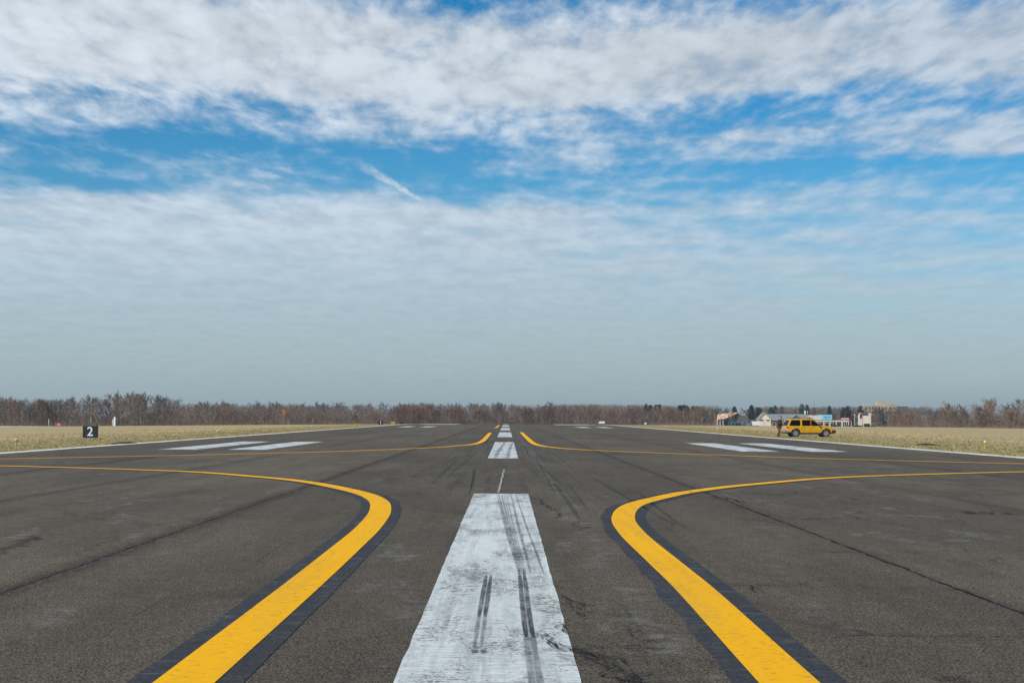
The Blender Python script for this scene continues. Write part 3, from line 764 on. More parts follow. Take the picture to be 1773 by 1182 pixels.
def along(pts, n, depth, jit=0.5, r=rt):
    """n spots spread along a polyline, pushed back by up to depth"""
    P_ = [Vector(p) for p in pts]; Ls = [(b - a).length for a, b in zip(P_[:-1], P_[1:])]; tot = sum(Ls); out = []
    for i in range(n):
        d_ = tot * (i + 0.5 + r.uniform(-jit, jit)) / n; k = 0
        while k < len(Ls) - 1 and d_ > Ls[k]: d_ -= Ls[k]; k += 1
        a, b = P_[k], P_[k + 1]; p = a.lerp(b, d_ / Ls[k]); nrm_ = Vector((-(b - a).y, (b - a).x)).normalized()
        if nrm_.y < 0: nrm_ = -nrm_
        p = p + nrm_ * r.uniform(*depth); out.append((p.x, p.y))
    return out
def px(x, y): return 877.5 + 2462 * x / y

FRONT_L = [(-225, 520), (-170, 545), (-140, 590), (-100, 660), (-60, 740)]
FRONT_C = [(-60, 740), (-20, 800), (40, 820), (85, 800)]
FRONT_R = [(82, 780), (92, 690)]
# left wood: tall grey-brown trees
for (x, y) in along(FRONT_L[:3], 30, (2, 26)):
    p = px(x, y); h = 10.2 + 4.0 * math.exp(-((p - 230) / 90.) ** 2) + rt.uniform(-1, 1.4) - 1.5 * max(0, min(1, (p - 330) / 100))
    k = rt.choice(['tallb', 'tallg', 'tallg', 'tallr'])
    tree(k, x, y, h, 'bare grey brown tree in the tall wood on the far left, behind the number sign', 'tree', 'tall bare trees of the left wood')
for (x, y) in along(FRONT_L, 40, (26, 60)):
    p = px(x, y); h = 11.4 + 3.8 * math.exp(-((p - 230) / 90.) ** 2) + rt.uniform(-.8, 1.6)
    tree(rt.choice(['tallg', 'tallb', 'tallr']), x, y, h, 'bare tree at the back of the left wood with its top against the sky', 'tree', 'bare trees at the back of the left wood')
# low bushy growth in front on the left centre
for (x, y) in along(FRONT_L, 42, (-3, 9)):
    p = px(x, y); h = (6.0 if p > 250 else 4.2) + rt.uniform(-1, 1.2)
    tree(rt.choice(['lowb', 'lowb', 'lowr']), x, y, h, 'low bushy bare thicket tree at the front edge of the left wood', 'tree', 'thicket trees fronting the left wood', 'thicket_tree')
# centre, beyond the runway end
for (x, y) in along(FRONT_C, 40, (-5, 10)):
    tree(rt.choice(['lowr', 'lowr', 'lowb']), x, y, 10.4 + rt.uniform(-1.2, 1.0), 'reddish bare bushy tree in the row closing off the far end of the runway', 'tree', 'reddish trees beyond the runway end', 'thicket_tree')
for (x, y) in along([(-175, 940), (-80, 1010), (20, 1020), (60, 1010)], 40, (0, 50)):
    p = px(x, y)
    tree('tallg', x, y, 18.0 + rt.uniform(-1.0, 1.2) - (1.8 if p > 960 else 0), 'taller blue grey bare tree showing above the reddish row beyond the runway end', 'tree', 'taller grey trees behind the runway end row')
for (x, y) in along(FRONT_R, 16, (-2, 14)) + along([(85, 800), (112, 800)], 6, (0, 30)):
    tree(rt.choice(['lowb', 'lowr', 'tallb']), x, y, 8.6 + rt.uniform(-1, 1.2), 'brown bare bushy tree between the runway end and the orange roofed house', 'tree', 'brown trees left of the orange roofed house', 'thicket_tree')
# pines and woods behind the buildings
for (x, y) in along([(104, 1000), (165, 1040)], 13, (0, 40)):
    tree('pine', x, y, 16.4 + rt.uniform(-1.5, 2.0), 'dark green pine on the skyline behind the orange roofed house', 'tree', 'pines behind the orange roofed house', 'pine_tree')
for (x, y) in along([(165, 960), (268, 1000)], 16, (0, 40)):
    tree('pine', x, y, 15.8 + rt.uniform(-1.8, 2.4), 'dark green pine on the skyline behind the long grey roof and shops', 'tree', 'pines behind the shops', 'pine_tree')
for (x, y) in along([(104, 960), (180, 980), (300, 960)], 34, (0, 50)):
    tree(rt.choice(['tallg', 'tallb', 'tallr']), x, y, 15.6 + rt.uniform(-1.5, 1.5), 'bare tree of the wooded ridge behind the shops', 'tree', 'bare trees behind the shops')
# right wood
FRONT_Q = [(153, 600), (163, 560), (172, 520), (180, 490), (196, 465), (225, 450)]
for (x, y) in along(FRONT_Q, 26, (-2, 6)):
    p = px(x, y); h = 5.4 + 2.8 * max(0, min(1, (p - 1540) / 200)) + rt.uniform(-1, 1.4)
    tree(rt.choice(['lowb', 'lowr', 'lowb']), x, y, h, 'low bushy brown bare tree at the front edge of the right wood', 'tree', 'thicket trees fronting the right wood', 'thicket_tree')
for (x, y) in along(FRONT_Q, 26, (6, 34)):
    p = px(x, y); h = 6.9 + 5.0 * max(0, min(1, (p - 1540) / 150)) + rt.uniform(-.8, 1.6) + (1.5 if 1620 < p < 1650 else 0)
    tree(rt.choice(['tallb', 'tallb', 'tallg', 'tallr']), x, y, h, 'bare brown tree in the wood on the right edge of the field', 'tree', 'tall bare trees of the right wood')
# small bare yard trees
for (x, y, h, lab) in ((118.5, 612, 4.5, 'small bare tree standing just right of the white gabled shed'), (97.5, 590, 5.5, 'small bare tree in front of the left end of the orange roofed house'),
                       (94.0, 596, 6.5, 'bare tree touching the thicket left of the orange roofed house'), (152.0, 612, 6.2, 'small bare tree in front of the beige storefront')):
    tree('tallb', x, y, h, lab)

# dense undergrowth and the wood too deep to count
def stems(name, specs, mat, label, seed):
    r = random.Random(seed); vs, fs = [], []
    for line, n, depth, h0, h1, lean, wdt in specs:
        for (x, y) in along(line, n, depth, 0.9, r):
            z = H(x, y) - .1; h = r.uniform(h0, h1) * (0.8 + 0.35 * mnoise.noise((x * .12, y * .12, 0)));
            for q in range(3):
                a = r.uniform(0, 2 * pi); ln = r.uniform(0, lean) * h; k = len(vs); wa = r.uniform(0, pi); w_ = wdt * r.uniform(.6, 1.4)
                hh = h * r.uniform(.5, 1); dxx, dyy = cos(wa) * w_, sin(wa) * w_; bx, by = x + r.uniform(-.5, .5), y + r.uniform(-.5, .5)
                zb = z + (r.uniform(0, .5) * h if q else 0)
                vs += [(bx - dxx, by - dyy, zb), (bx + dxx, by + dyy, zb), (bx + cos(a) * ln, by + sin(a) * ln, max(zb + .5, z + hh))]; fs.append((k, k + 1, k + 2))
    o = link_mesh(name, vs, fs, mat); o['kind'] = 'stuff'; tag(o, label, 'undergrowth' if 'under' in name else 'woods')
stems('undergrowth', [(FRONT_L, 5200, (-2, 16), 2.0, 4.2, .35, .05), (FRONT_C, 5200, (-6, 12), 3, 6.0, .3, .06), (FRONT_R, 1600, (-3, 14), 2.5, 4.5, .35, .06), ([(85, 800), (112, 800)], 700, (0, 20), 2, 4.5, .3, .06),
                      (FRONT_Q, 3600, (-3, 12), 1.8, 3.8, .4, .05)], bark_mat('brush_stems', (0.13, 0.092, 0.068), (0.18, 0.13, 0.095)), 'brown leafless brush filling the foot of the tree line', 1)
def wood_mass(name, specs, mat, label, seed):
    """many small bare crowns of crossing twigs, one mesh"""
    r = random.Random(seed); vs, fs = [], []
    for line, n, depth, h0, h1, tw in specs:
        for (x, y) in along(line, n, depth, 0.9, r):
            z = H(x, y) - .1; h = r.uniform(h0, h1); R_ = h * r.uniform(.22, .36)
            for q in range(110):
                u = r.random(); cz = z + h * (.12 + .80 * u); rr = R_ * sqrt(max(.05, 1 - ((u - .5) / .56) ** 2)) * sqrt(r.random()); a = r.uniform(0, 2 * pi)
                cx, cy = x + cos(a) * rr, y + sin(a) * rr
                d_ = Vector((cos(a) * r.uniform(0, .8) + r.uniform(-.3, .3), sin(a) * r.uniform(0, .8) + r.uniform(-.3, .3), r.uniform(.4, 1))).normalized() * h * r.uniform(.05, .12)
                wa = r.uniform(0, pi); w_ = tw * r.uniform(.6, 1.3) * (1.5 - u); k = len(vs)
                vs += [(cx - cos(wa) * w_, cy - sin(wa) * w_, cz), (cx + cos(wa) * w_, cy + sin(wa) * w_, cz), (cx + d_.x, cy + d_.y, cz + d_.z)]; fs.append((k, k + 1, k + 2))
    o = link_mesh(name, vs, fs, mat); o['kind'] = 'stuff'; tag(o, label, 'woods')
wood_mass('deep_woods', [(FRONT_L, 520, (8, 60), 8.5, 11.5, .13), (FRONT_C, 480, (6, 60), 8.5, 10.8, .15), ([(-220, 960), (-80, 1030), (60, 1030)], 520, (20, 100), 14.5, 17.2, .24),
                     ([(55, 1050), (180, 1080), (310, 1040)], 900, (20, 100), 15.6, 18.2, .24), (FRONT_Q[:3], 190, (8, 40), 5.6, 7.4, .12), (FRONT_Q[2:], 260, (8, 46), 7.2, 9.8, .12), ([(215, 560), (330, 640)], 120, (0, 50), 9, 12, .15)],
      bark_mat('deep_wood_stems', (0.110, 0.088, 0.073), (0.155, 0.120, 0.098)), 'dense leafless wood behind the front rows of trees', 2)

# ------------------------------------------------------------------ airfield furniture
M_BLACKP = var_mat('sign_black', (0.012, 0.014, 0.016), 0.45, var=0.2)
M_SIGNW = var_mat('sign_white', (0.62, 0.70, 0.72), 0.5, var=0.05)
M_STEEL = var_mat('galvanised_steel', (0.35, 0.36, 0.37), 0.45, 0.7)
M_SYEL = var_mat('sign_yellow', (0.62, 0.42, 0.03), 0.5)
M_RED = var_mat('sign_red', (0.42, 0.05, 0.07), 0.5)
M_WHT = var_mat('white_enamel', (0.72, 0.74, 0.74), 0.4, var=0.06)
M_BRICK0 = var_mat('plinth_paint', (0.16, 0.07, 0.04), 0.8)
M_ORG = var_mat('orange_cloth', (0.75, 0.13, 0.03), 0.7, var=0.15)
M_YLIGHT = var_mat('yellow_enamel', (0.48, 0.33, 0.03), 0.45)
M_GLASSW = var_mat('frosted_glass', (0.62, 0.62, 0.55), 0.2)

def text_mesh(s_, size, name, mat, parent, loc, rot):
    cu = bpy.data.curves.new('txt', 'FONT'); cu.body = s_; cu.size = size; cu.align_x = 'CENTER'; cu.align_y = 'CENTER'; cu.extrude = 0.004; cu.offset = 0.012
    to = bpy.data.objects.new('txt', cu); COL.objects.link(to); dg = bpy.context.evaluated_depsgraph_get(); dg.update()
    me = bpy.data.meshes.new_from_object(to.evaluated_get(dg)); bpy.data.objects.remove(to)
    o = bpy.data.objects.new(name, me); COL.objects.link(o); me.materials.clear(); me.materials.append(mat)
    o.parent = parent; o.location = loc; o.rotation_euler = rot
    return o

def sign(x, y, wd, hg, leg, panel, name, label, txt=None, tsize=0.6, rz=0.0, tmat=None, depth=0.22, cat='sign'):
    e = empty(name, (x, y, H(x, y)), rz); tag(e, label, cat)
    m_ = MB(); m_.box(-wd / 2, wd / 2, 0, depth, leg, leg + hg); m_.build('panel', panel, e, 0.018)
    f_ = MB()
    for (a, b, c, d_) in ((-wd / 2 - .01, wd / 2 + .01, leg + hg - .03, leg + hg + .012), (-wd / 2 - .01, wd / 2 + .01, leg - .012, leg + .03)): f_.box(a, b, -.012, depth + .012, c, d_)
    f_.build('frame', M_BLACKP if panel is not M_WHT else M_STEEL, e, 0.004)
    for sx in (-1, 1):
        l_ = MB(); l_.box(sx * wd * .32 - .025, sx * wd * .32 + .025, depth / 2 - .025, depth / 2 + .025, -.1, leg - .012); l_.build('leg', M_STEEL, e)
    if txt: text_mesh(txt, tsize, 'numeral', tmat or M_SIGNW, e, (0, -0.006, leg + hg * .5), (pi / 2, 0, 0))
    return e
sg = sign(-30.5, 104.5, 1.09, 0.83, 0.12, M_BLACKP, 'distance_sign', 'black square sign with a pale number 2 in the left grass', '2', 0.93)
knob = MB(); knob.tube((0.02, .1, .95), (0.02, .1, 1.0), .05, .03, 8); knob.build('knob', M_BLACKP, sg)
sign(-25.8, 292, 0.95, 0.75, 0.06, M_BLACKP, 'distance_sign', 'small black sign with a white upright 1 far down the left edge', '1', 0.9)
sign(-22.9 - 0.4, 316, 0.75, 0.42, 0.06, M_BLACKP, 'distance_sign', 'plain low black box sign at the far left runway edge, rightmost there')
def arrow_sign(x, y, wd, hg, label, pat):
    e = sign(x, y, wd, hg, 0.08, M_SYEL, 'guidance_sign', label)
    m_ = MB()
    for (a, b, c, d_) in pat: m_.box(a, b, -0.008, -0.002, 0.08 + c, 0.08 + d_)
    m_.build('dark_markings', M_BLACKP, e); return e
arrow_sign(-24.0, 229, 0.75, 0.42, 'yellow sign with dark markings standing left of the small black number sign', ((-.25, -.18, .1, .32), (-.18, -.06, .17, .25), (.02, .10, .1, .32), (.14, .24, .12, .18), (.14, .24, .25, .31)))
arrow_sign(-24.3, 305, 0.80, 0.50, 'small yellow sign between the two far black signs', ((-.22, -.05, .2, .28), (.0, .08, .12, .38), (.12, .26, .15, .22)))
# red sign beyond the parallel taxiway
e = sign(-112.5, 358, 1.45, 0.72, 0.10, M_RED, 'holding_sign', 'low red sign with pale letters beside the pale taxiway on the left')
m_ = MB(); 
for a in (-.12, .10, .32): m_.box(a, a + .10, -.008, -.002, .28, .62)
m_.build('pale_letters', M_SIGNW, e)

def edge_light(name='runway_light'):
    e = empty(name)
    m_ = MB(); m_.tube((0, 0, 0), (0, 0, .24), .045, .045, 10); m_.tube((0, 0, .24), (0, 0, .27), .045, .10, 10); m_.tube((0, 0, .27), (0, 0, .31), .10, .10, 10)
    m_.build('stem', M_YLIGHT, e)
    l_ = MB(); l_.tube((0, 0, .31), (0, 0, .37), .085, .075, 10); l_.tube((0, 0, .37), (0, 0, .41), .075, .035, 10); l_.build('lens', M_GLASSW, e)
    b_ = MB(); b_.tube((0, 0, -.05), (0, 0, .025), .13, .12, 12); b_.build('base_plate', M_YLIGHT, e)
    return e
L0 = edge_light()
spots = [(-27.3, 79.5, 'yellow runway light with white lens near the left picture edge, nearest in the left grass'), (-24.6, 121.5, 'second yellow runway light from the camera along the left grass'),
         (-24.8, 181.5, 'third runway light along the left grass, tiny'), (27.4, 81.5, 'yellow runway light on a post in the right grass, nearest on that side'),
         (24.6, 166, 'tiny runway light in the right grass left of the person'), (25.0, 223, 'farthest tiny runway light along the right grass')]
for i, (x, y, lab) in enumerate(spots):
    e = L0 if i == 0 else dup(L0, (0, 0, 0))
    e.location = (x, y, H(x, y) + 0.005); k = 1.05 if abs(y - 80) < 5 else 1.15; e.scale = (k * .9, k * .9, k)
    tag(e, lab, 'light', 'runway edge lights')

# windsock
e = empty('windsock', (-66.5, 424, H(-66.5, 424)), 0.2); tag(e, 'limp orange windsock on an orange pole before the left wood', 'windsock')
m_ = MB(); m_.tube((0, 0, 0), (0, 0, 4.9), .10, .06, 8); m_.build('pole', var_mat('faded_orange_paint', (0.30, 0.15, 0.08)), e)
m_ = MB(); 
for i in range(8):
    a = i * pi / 4; b = a + pi / 4; m_.tube((.33 + .28 * cos(a), .28 * sin(a), 4.75), (.33 + .28 * cos(b), .28 * sin(b), 4.75), .03, .03, 5)
m_.tube((0, 0, 4.8), (.6, 0, 4.78), .03, .03, 5); m_.build('ring', M_BLACKP, e)
prev = None; vs, fs = [], []
for i in range(9):
    t = i / 8; r_ = .28 - .12 * t; cx = .33 + .22 * t; cz = 4.72 - 1.75 * t
    for j in range(10):
        a = 2 * pi * j / 10; vs.append((cx + r_ * cos(a) * (1 + .15 * sin(3 * a + t * 4)), .7 * r_ * sin(a), cz + .05 * cos(a)))
    if i:
        for j in range(10): fs.append(((i - 1) * 10 + j, (i - 1) * 10 + (j + 1) % 10, i * 10 + (j + 1) % 10, i * 10 + j))
link_mesh('sock', vs, fs, M_ORG, e, True)
m_ = MB(); m_.box(-.45, .45, -.45, .45, 0, .35); m_.build('plinth', M_BRICK0, e, .05)

# white upright cylinder and slim posts beyond the taxiway
def cyl(x, y, r_, h, mat, name, label, cat, cap=None):
    e = empty(name, (x, y, H(x, y))); tag(e, label, cat)
    m_ = MB(); m_.tube((0, 0, .15), (0, 0, h - r_ * .5), r_, r_, 16); m_.tube((0, 0, h - r_ * .5), (0, 0, h), r_, r_ * .45, 16); m_.build('housing', mat, e)
    m_ = MB(); m_.tube((0, 0, -.1), (0, 0, .15), r_ * 1.15, r_ * 1.1, 16); m_.build('base', M_STEEL, e)
    if cap:
        m_ = MB(); m_.box(r_ * .8, r_ * 1.5, -.12, .12, .1, h * .85); m_.build('mast', M_BLACKP, e)
    return e
cyl(-117.0, 426, .34, 2.75, M_WHT, 'antenna_drum', 'upright white drum on a dark mast in front of the left wood', 'antenna', True)
cyl(-111.0, 402, .10, 1.9, M_WHT, 'marker_post', 'short white post just left of the upright white drum', 'post')
cyl(-129.0, 402, .07, 2.0, M_WHT, 'marker_post', 'slim white post at the far left above the red sign', 'post')
def ebox(x, y, wd, hg, dp, label, mat=M_WHT, name='equipment_box'):
    e = empty(name, (x, y, H(x, y))); tag(e, label, 'box')
    m_ = MB(); m_.prism([(-wd / 2, .3), (wd / 2, .3), (wd / 2, .3 + hg), (-wd * .3, .3 + hg), (-wd / 2, .3 + hg * .55)], 'y', 0, dp); m_.build('housing', mat, e, .02)
    for sx in (-1, 1):
        l_ = MB(); l_.tube((sx * wd * .35, dp * .5, -.1), (sx * wd * .35, dp * .5, .3), .05, .05, 6); l_.build('leg', M_STEEL, e)
ebox(24.9, 372, 1.55, .55, .8, 'low white box with a sloped end beside the far right runway edge')
ebox(40.5, 415, .55, .45, .5, 'tiny white box in the grass right of the larger white box')

# ------------------------------------------------------------------ buildings behind the right field
M_CREAM = var_mat('cream_siding', (0.72, 0.66, 0.52), 0.7, var=0.10, scale=0.8)
M_OFFW = var_mat('offwhite_wall', (0.60, 0.58, 0.53), 0.7, var=0.12, scale=0.6)
M_BLUEG = var_mat('blue_grey_siding', (0.10, 0.14, 0.19), 0.7, var=0.12)
M_ROOFG = var_mat('grey_shingle', (0.20, 0.225, 0.22), 0.85, var=0.12, scale=1.2)
M_ROOFD = var_mat('dark_shingle', (0.10, 0.095, 0.08), 0.9, var=0.2)
M_ROOFO = None
m, nb2, b2 = new_mat('orange_tan_roof'); o_ = nb2.obj()
st = nb2.noise(nb2.scale(o_, (2.2, 0.2, 0.2)), 1.2, 3, .6)
nb2.put(b2.inputs['Base Color'], nb2.mix(nb2.ss(st, .45, .56), (0.42, 0.20, 0.10), (0.62, 0.48, 0.34))); b2.inputs['Roughness'].default_value = .8
M_ROOFO = m
M_DGLASS = var_mat('dark_glass', (0.02, 0.03, 0.04), 0.15, var=0.2)
M_BRICK = var_mat('brown_brick', (0.20, 0.11, 0.075), 0.85, var=0.25, scale=1.5)
M_TEAL = var_mat('teal_paint', (0.05, 0.22, 0.28), 0.6)
M_LBLUE = var_mat('light_blue_panel', (0.22, 0.55, 0.70), 0.6, var=0.08)
M_MAROON = var_mat('maroon_panel', (0.12, 0.03, 0.035), 0.6)
M_TANB = var_mat('tan_brick', (0.42, 0.33, 0.22), 0.85, var=0.1, scale=0.5)
M_BROWNW = var_mat('brown_wall', (0.11, 0.085, 0.07), 0.85, var=0.1)  # brown walls, and the painted shade on the apartment's right wing
M_GREYW = var_mat('grey_wall', (0.30, 0.30, 0.29), 0.8, var=0.08)

def wall_box(name, e, x0, x1, y0, y1, z0, z1, mat, bevel=0.0):
    m_ = MB(); m_.box(x0, x1, y0, y1, z0, z1); return m_.build(name, mat, e, bevel)
def window(e, x0, x1, z0, z1, y, frame=M_WHT, glass=M_DGLASS):
    m_ = MB(); t = .08
    for (a, b, c, d_) in ((x0 - t, x1 + t, z0 - t, z0), (x0 - t, x1 + t, z1, z1 + t), (x0 - t, x0, z0, z1), (x1, x1 + t, z0, z1)): m_.box(a, b, y - .06, y - .003, c, d_)
    f = m_.build('window', frame, e)
    g = MB(); g.box(x0, x1, y - .035, y - .004, z0, z1); g.build('pane', glass, f)

# white gabled shed
e = empty('gabled_shed', (109.5, 603, H(109.5, 603))); tag(e, 'small cream white shed with a steep gable facing the field', 'shed')
m_ = MB(); m_.prism([(-2.5, 0), (2.5, 0), (2.5, 3.3), (0, 6.0), (-2.5, 3.3)], 'y', 0, 7); m_.build('wall', M_CREAM, e)
m_ = MB()
for sx in (-1, 1):
    m_.prism([(sx * 2.85, 2.99), (0, 6.07), (0, 6.25), (sx * 2.95, 3.1)], 'y', -.35, 7.3)
m_.build('roof', M_ROOFG, e)
for x0 in (-1.95, -1.15, .55, 1.35): window(e, x0, x0 + .6, 2.75, 3.15, 0, M_BROWNW)
wall_box('door', e, -1.2, 1.2, -.05, -.003, 0, 2.3, M_OFFW)

# long building with grey hipped roof and blue front gable
e = empty('long_low_building', (125.5, 625, H(125.5, 625))); tag(e, 'long low building with a grey hipped roof and a blue front gable', 'building')
m_ = MB(); m_.box(-9.5, 9.5, 0, 12, 0, 3.2); m_.build('wall', M_BRICK, e)
m_ = MB(); m_.raw([(-10, -.6, 3.2), (10.4, -.6, 3.2), (10.4, 12.6, 3.2), (-10, 12.6, 3.2), (-10, 6, 6.05), (7.2, 6, 6.05)], [(0, 1, 5, 4), (2, 3, 4, 5), (1, 2, 5), (3, 0, 4), (0, 3, 2, 1)]); m_.build('roof', M_ROOFG, e)
m_ = MB(); m_.prism([(-1.6, 3.25), (4.6, 3.25), (1.5, 5.55)], 'y', -1.2, 4); m_.build('gable', M_BLUEG, e)
m_ = MB(); m_.prism([(-2.1, 3.1), (1.5, 5.75), (1.5, 5.57), (-1.8, 3.1)], 'y', -1.5, 4.2); m_.prism([(5.1, 3.1), (1.5, 5.75), (1.5, 5.57), (4.8, 3.1)], 'y', -1.5, 4.2); m_.build('gable_roof', M_ROOFG, e)
for x0 in (-8.5, -6.5, -4, -1.5, 1.5, 4.0, 6.5): window(e, x0, x0 + 1.1, .9, 2.3, 0)

# long white canopy
e = empty('walkway_canopy', (131.5, 612, H(131.5, 612))); tag(e, 'long pale flat canopy on slim posts behind the yellow vehicle', 'canopy')
m_ = MB(); m_.box(-14, 15.8, 0, 3.6, 2.75, 3.3); m_.build('canopy_roof', M_OFFW, e, .03)
for i in range(12):
    m_ = MB(); xx = -13.6 + i * 2.66; m_.box(xx - .12, xx + .12, .1, .34, -.1, 2.75); m_.build('post', M_WHT, e)
# shops behind the canopy, with cream, white and light blue fronts
e = empty('shop_building', (140.5, 650, H(140.5, 650))); tag(e, 'shop building with cream, white and light blue upper fronts behind the canopy', 'building')
wall_box('wall', e, -5.2, 9.0, 0, 10, 0, 3.9, M_BROWNW); wall_box('cream_front', e, -5.6, -1.5, -.15, 10, 3.9, 6.0, M_CREAM); wall_box('white_front', e, -1.5, 3.4, -.1, 10, 3.9, 5.85, M_OFFW)
wall_box('blue_front', e, 3.4, 8.2, -.25, 10, 3.9, 6.25, M_LBLUE); wall_box('chimney', e, -3.75, -3.15, 3, 3.6, 6.0, 8.1, M_OFFW)
for i, x0 in enumerate((-1.0, .6, 2.0)): wall_box('vent', e, x0, x0 + .5, 1, 1.6, 5.85, 6.4, M_STEEL)
for x0 in (-4.6, -2.2, .4, 2.6, 5.0, 7.0): window(e, x0, x0 + 1.6, .4, 2.4, 0)
m_ = MB(); m_.tube((5.2, -.26, 5.1), (5.2, -.32, 5.1), .55, .55, 12); m_.box(6.1, 7.3, -.32, -.26, 4.8, 5.4); m_.build('emblem', var_mat('mid_blue', (0.06, 0.30, 0.45), .6), e)

# red and white sign front
e = empty('red_front_shop', (148.3, 622, H(148.3, 622))); tag(e, 'shop with a red band and white lettering above a dark front', 'shop')
wall_box('wall', e, -2.2, 2.4, 0, 6, 0, 2.9, M_DGLASS); wall_box('red_band', e, -2.3, 2.45, -.2, 6, 2.9, 4.0, M_RED); wall_box('parapet', e, -2.2, 1.6, -.05, 6, 4.0, 4.75, M_MAROON)
for i, (a, b) in enumerate(((-1.95, -1.5), (-1.35, -.95), (-.75, -.3), (-.15, .25), (.45, .9), (1.0, 1.3))):
    m_ = MB(); m_.box(a, b, -.14, -.06, 4.08, 4.62); m_.build('letter', M_WHT, e)
for x0 in (-2.1, .1, 2.2): wall_box('post', e, x0, x0 + .18, -.5, -.3, 0, 2.9, M_WHT)
# beige storefront with round topped pylon
e = empty('beige_storefront', (152.5, 606, H(152.5, 606))); tag(e, 'beige fronted store with a maroon round topped panel, right of the red shop', 'shop')
wall_box('wall', e, -2.4, 2.6, 1.2, 8, 0, 2.2, M_BROWNW); wall_box('beige_front', e, -.9, 2.7, 0, 8, 2.2, 5.6, M_CREAM)
m_ = MB(); m_.prism([(-2.5, 1.5), (-.95, 1.5), (-.95, 6.1)] + [(-1.6 + .66 * cos(a), 6.1 + .66 * sin(a)) for a in [pi * i / 8 for i in range(1, 8)]] + [(-2.3, 6.1), (-2.5, 5.2)], 'y', -.2, 1.0); m_.build('pylon', M_OFFW, e)
m_ = MB(); m_.prism([(-2.1, 4.5), (-1.15, 4.5), (-1.15, 6.1)] + [(-1.62 + .47 * cos(a), 6.1 + .47 * sin(a)) for a in [pi * i / 8 for i in range(1, 8)]] + [(-2.1, 6.1)], 'y', -.28, -.205); m_.build('maroon_panel', M_MAROON, e)
m_ = MB(); m_.prism([(1.95, 5.6), (2.75, 5.6), (2.75, 6.3), (2.5, 6.75), (2.2, 6.75), (1.95, 6.3)], 'y', -.1, .8); m_.build('finial', M_OFFW, e)
for x0 in (-2.3, -1.5, -.6, 2.35): wall_box('post', e, x0, x0 + .2, -.1, .12, -.1, 2.2 if x0 > -1 else 1.5, M_WHT)
# orange roofed house
e = empty('orange_roofed_house', (101.2, 640, H(101.2, 640))); tag(e, 'blue grey gabled house with a sunlit orange tan roof slope and teal framed base', 'house')
m_ = MB(); m_.prism([(-1.6, 0), (7.0, 0), (7.0, 3.6), (2.6, 6.4), (-1.6, 4.4)], 'y', 0, 10); m_.build('wall', M_BLUEG, e)
m_ = MB(); m_.raw([(-7.2, -2.5, 3.2), (-1.5, -2.6, 4.5), (2.7, -1.0, 6.6), (-5.2, 7, 5.9), (-7.2, -2.5, 3.05), (-1.5, -2.6, 4.35), (2.7, -1.0, 6.45), (-5.2, 7, 5.75)], [(0, 1, 2, 3), (7, 6, 5, 4), (0, 4, 5, 1), (1, 5, 6, 2), (2, 6, 7, 3), (3, 7, 4, 0)]); m_.build('roof', M_ROOFO, e)
m_ = MB(); m_.prism([(2.6, 6.42), (7.4, 3.45), (7.4, 3.65), (2.6, 6.62)], 'y', -.5, 10.3); m_.build('back_roof', M_ROOFG, e)
wall_box('rear_wing', e, -6.8, -1.6, 0, 7, 0, 3.3, M_BROWNW)
for x0 in (-6.9, -5.6, -4.3): wall_box('post', e, x0, x0 + .22, -2.3, -2.1, -.1, 3.1, M_WHT)
wall_box('dark_base', e, -1.5, 4.6, -.9, -.1, .4, 2.0, M_DGLASS); wall_box('teal_rail', e, -1.9, 5.0, -1.0, -.9, 2.0, 2.25, M_TEAL)
for x0 in (-1.7, 1.2, 4.7): wall_box('teal_post', e, x0, x0 + .2, -1.05, -.9, -.1, 3.8 if x0 != 1.2 else 2.0, M_TEAL)
window(e, 1.3, 2.3, 4.0, 4.9, 0, M_BLUEG); window(e, 3.6, 4.6, 2.6, 3.4, 0, M_BLUEG); window(e, -.8, .1, 2.7, 3.5, 0, M_TEAL)
# low dark roofed house behind the truck
e = empty('dark_roofed_house', (110.8, 680, H(110.8, 680))); tag(e, 'low dark roofed house with a pale ridge line behind the white truck', 'house')
m_ = MB(); m_.box(-3.6, 3.6, 0, 8, 0, 3.2); m_.build('wall', M_BRICK, e)
m_ = MB(); m_.prism([(-.4, 3.1), (4, 6.0), (8.4, 3.1)], 'x', -3.9, 3.9); m_.build('roof', M_ROOFD, e)
wall_box('ridge_cap', e, -3.9, 3.9, 3.85, 4.15, 5.95, 6.2, M_CREAM)
for x0 in (-2.8, -.6, 1.6): window(e, x0, x0 + 1.0, 1.2, 2.4, 0)
# apartment block
e = empty('apartment_block', (274, 1090, H(274, 1090)), 0.0); tag(e, 'tall tan apartment block with a penthouse box rising above the trees', 'building'); e.scale = (1, 1, 1.13)
wall_box('wall', e, 0, 18.5, 0, 14, 0, 15.3, M_TANB); wall_box('wing_wall', e, 18.5, 25.0, -1.5, 14, 0, 16.2, M_TANB); wall_box('shaded_wing', e, 25.0, 33.5, -.8, 14, 0, 15.0, M_BROWNW)  # right wing in brown: the block's shaded side put into its colour
wall_box('penthouse', e, 11.5, 17.5, 3, 10, 15.3, 18.6, M_TANB); wall_box('parapet', e, -.2, 18.3, -.2, 14.2, 15.3, 15.75, M_OFFW); wall_box('roof_hut', e, 20.5, 23.2, 3, 8, 16.2, 17.2, M_TANB)
for fl in range(5):
    for i in range(7): window(e, 1.0 + i * 2.5, 2.3 + i * 2.5, 1.3 + fl * 2.9, 2.9 + fl * 2.9, 0, M_OFFW)
for fl in range(5):
    for i in range(2): window(e, 19.3 + i * 2.8, 20.7 + i * 2.8, 1.3 + fl * 2.9, 2.9 + fl * 2.9, -1.5, M_OFFW)
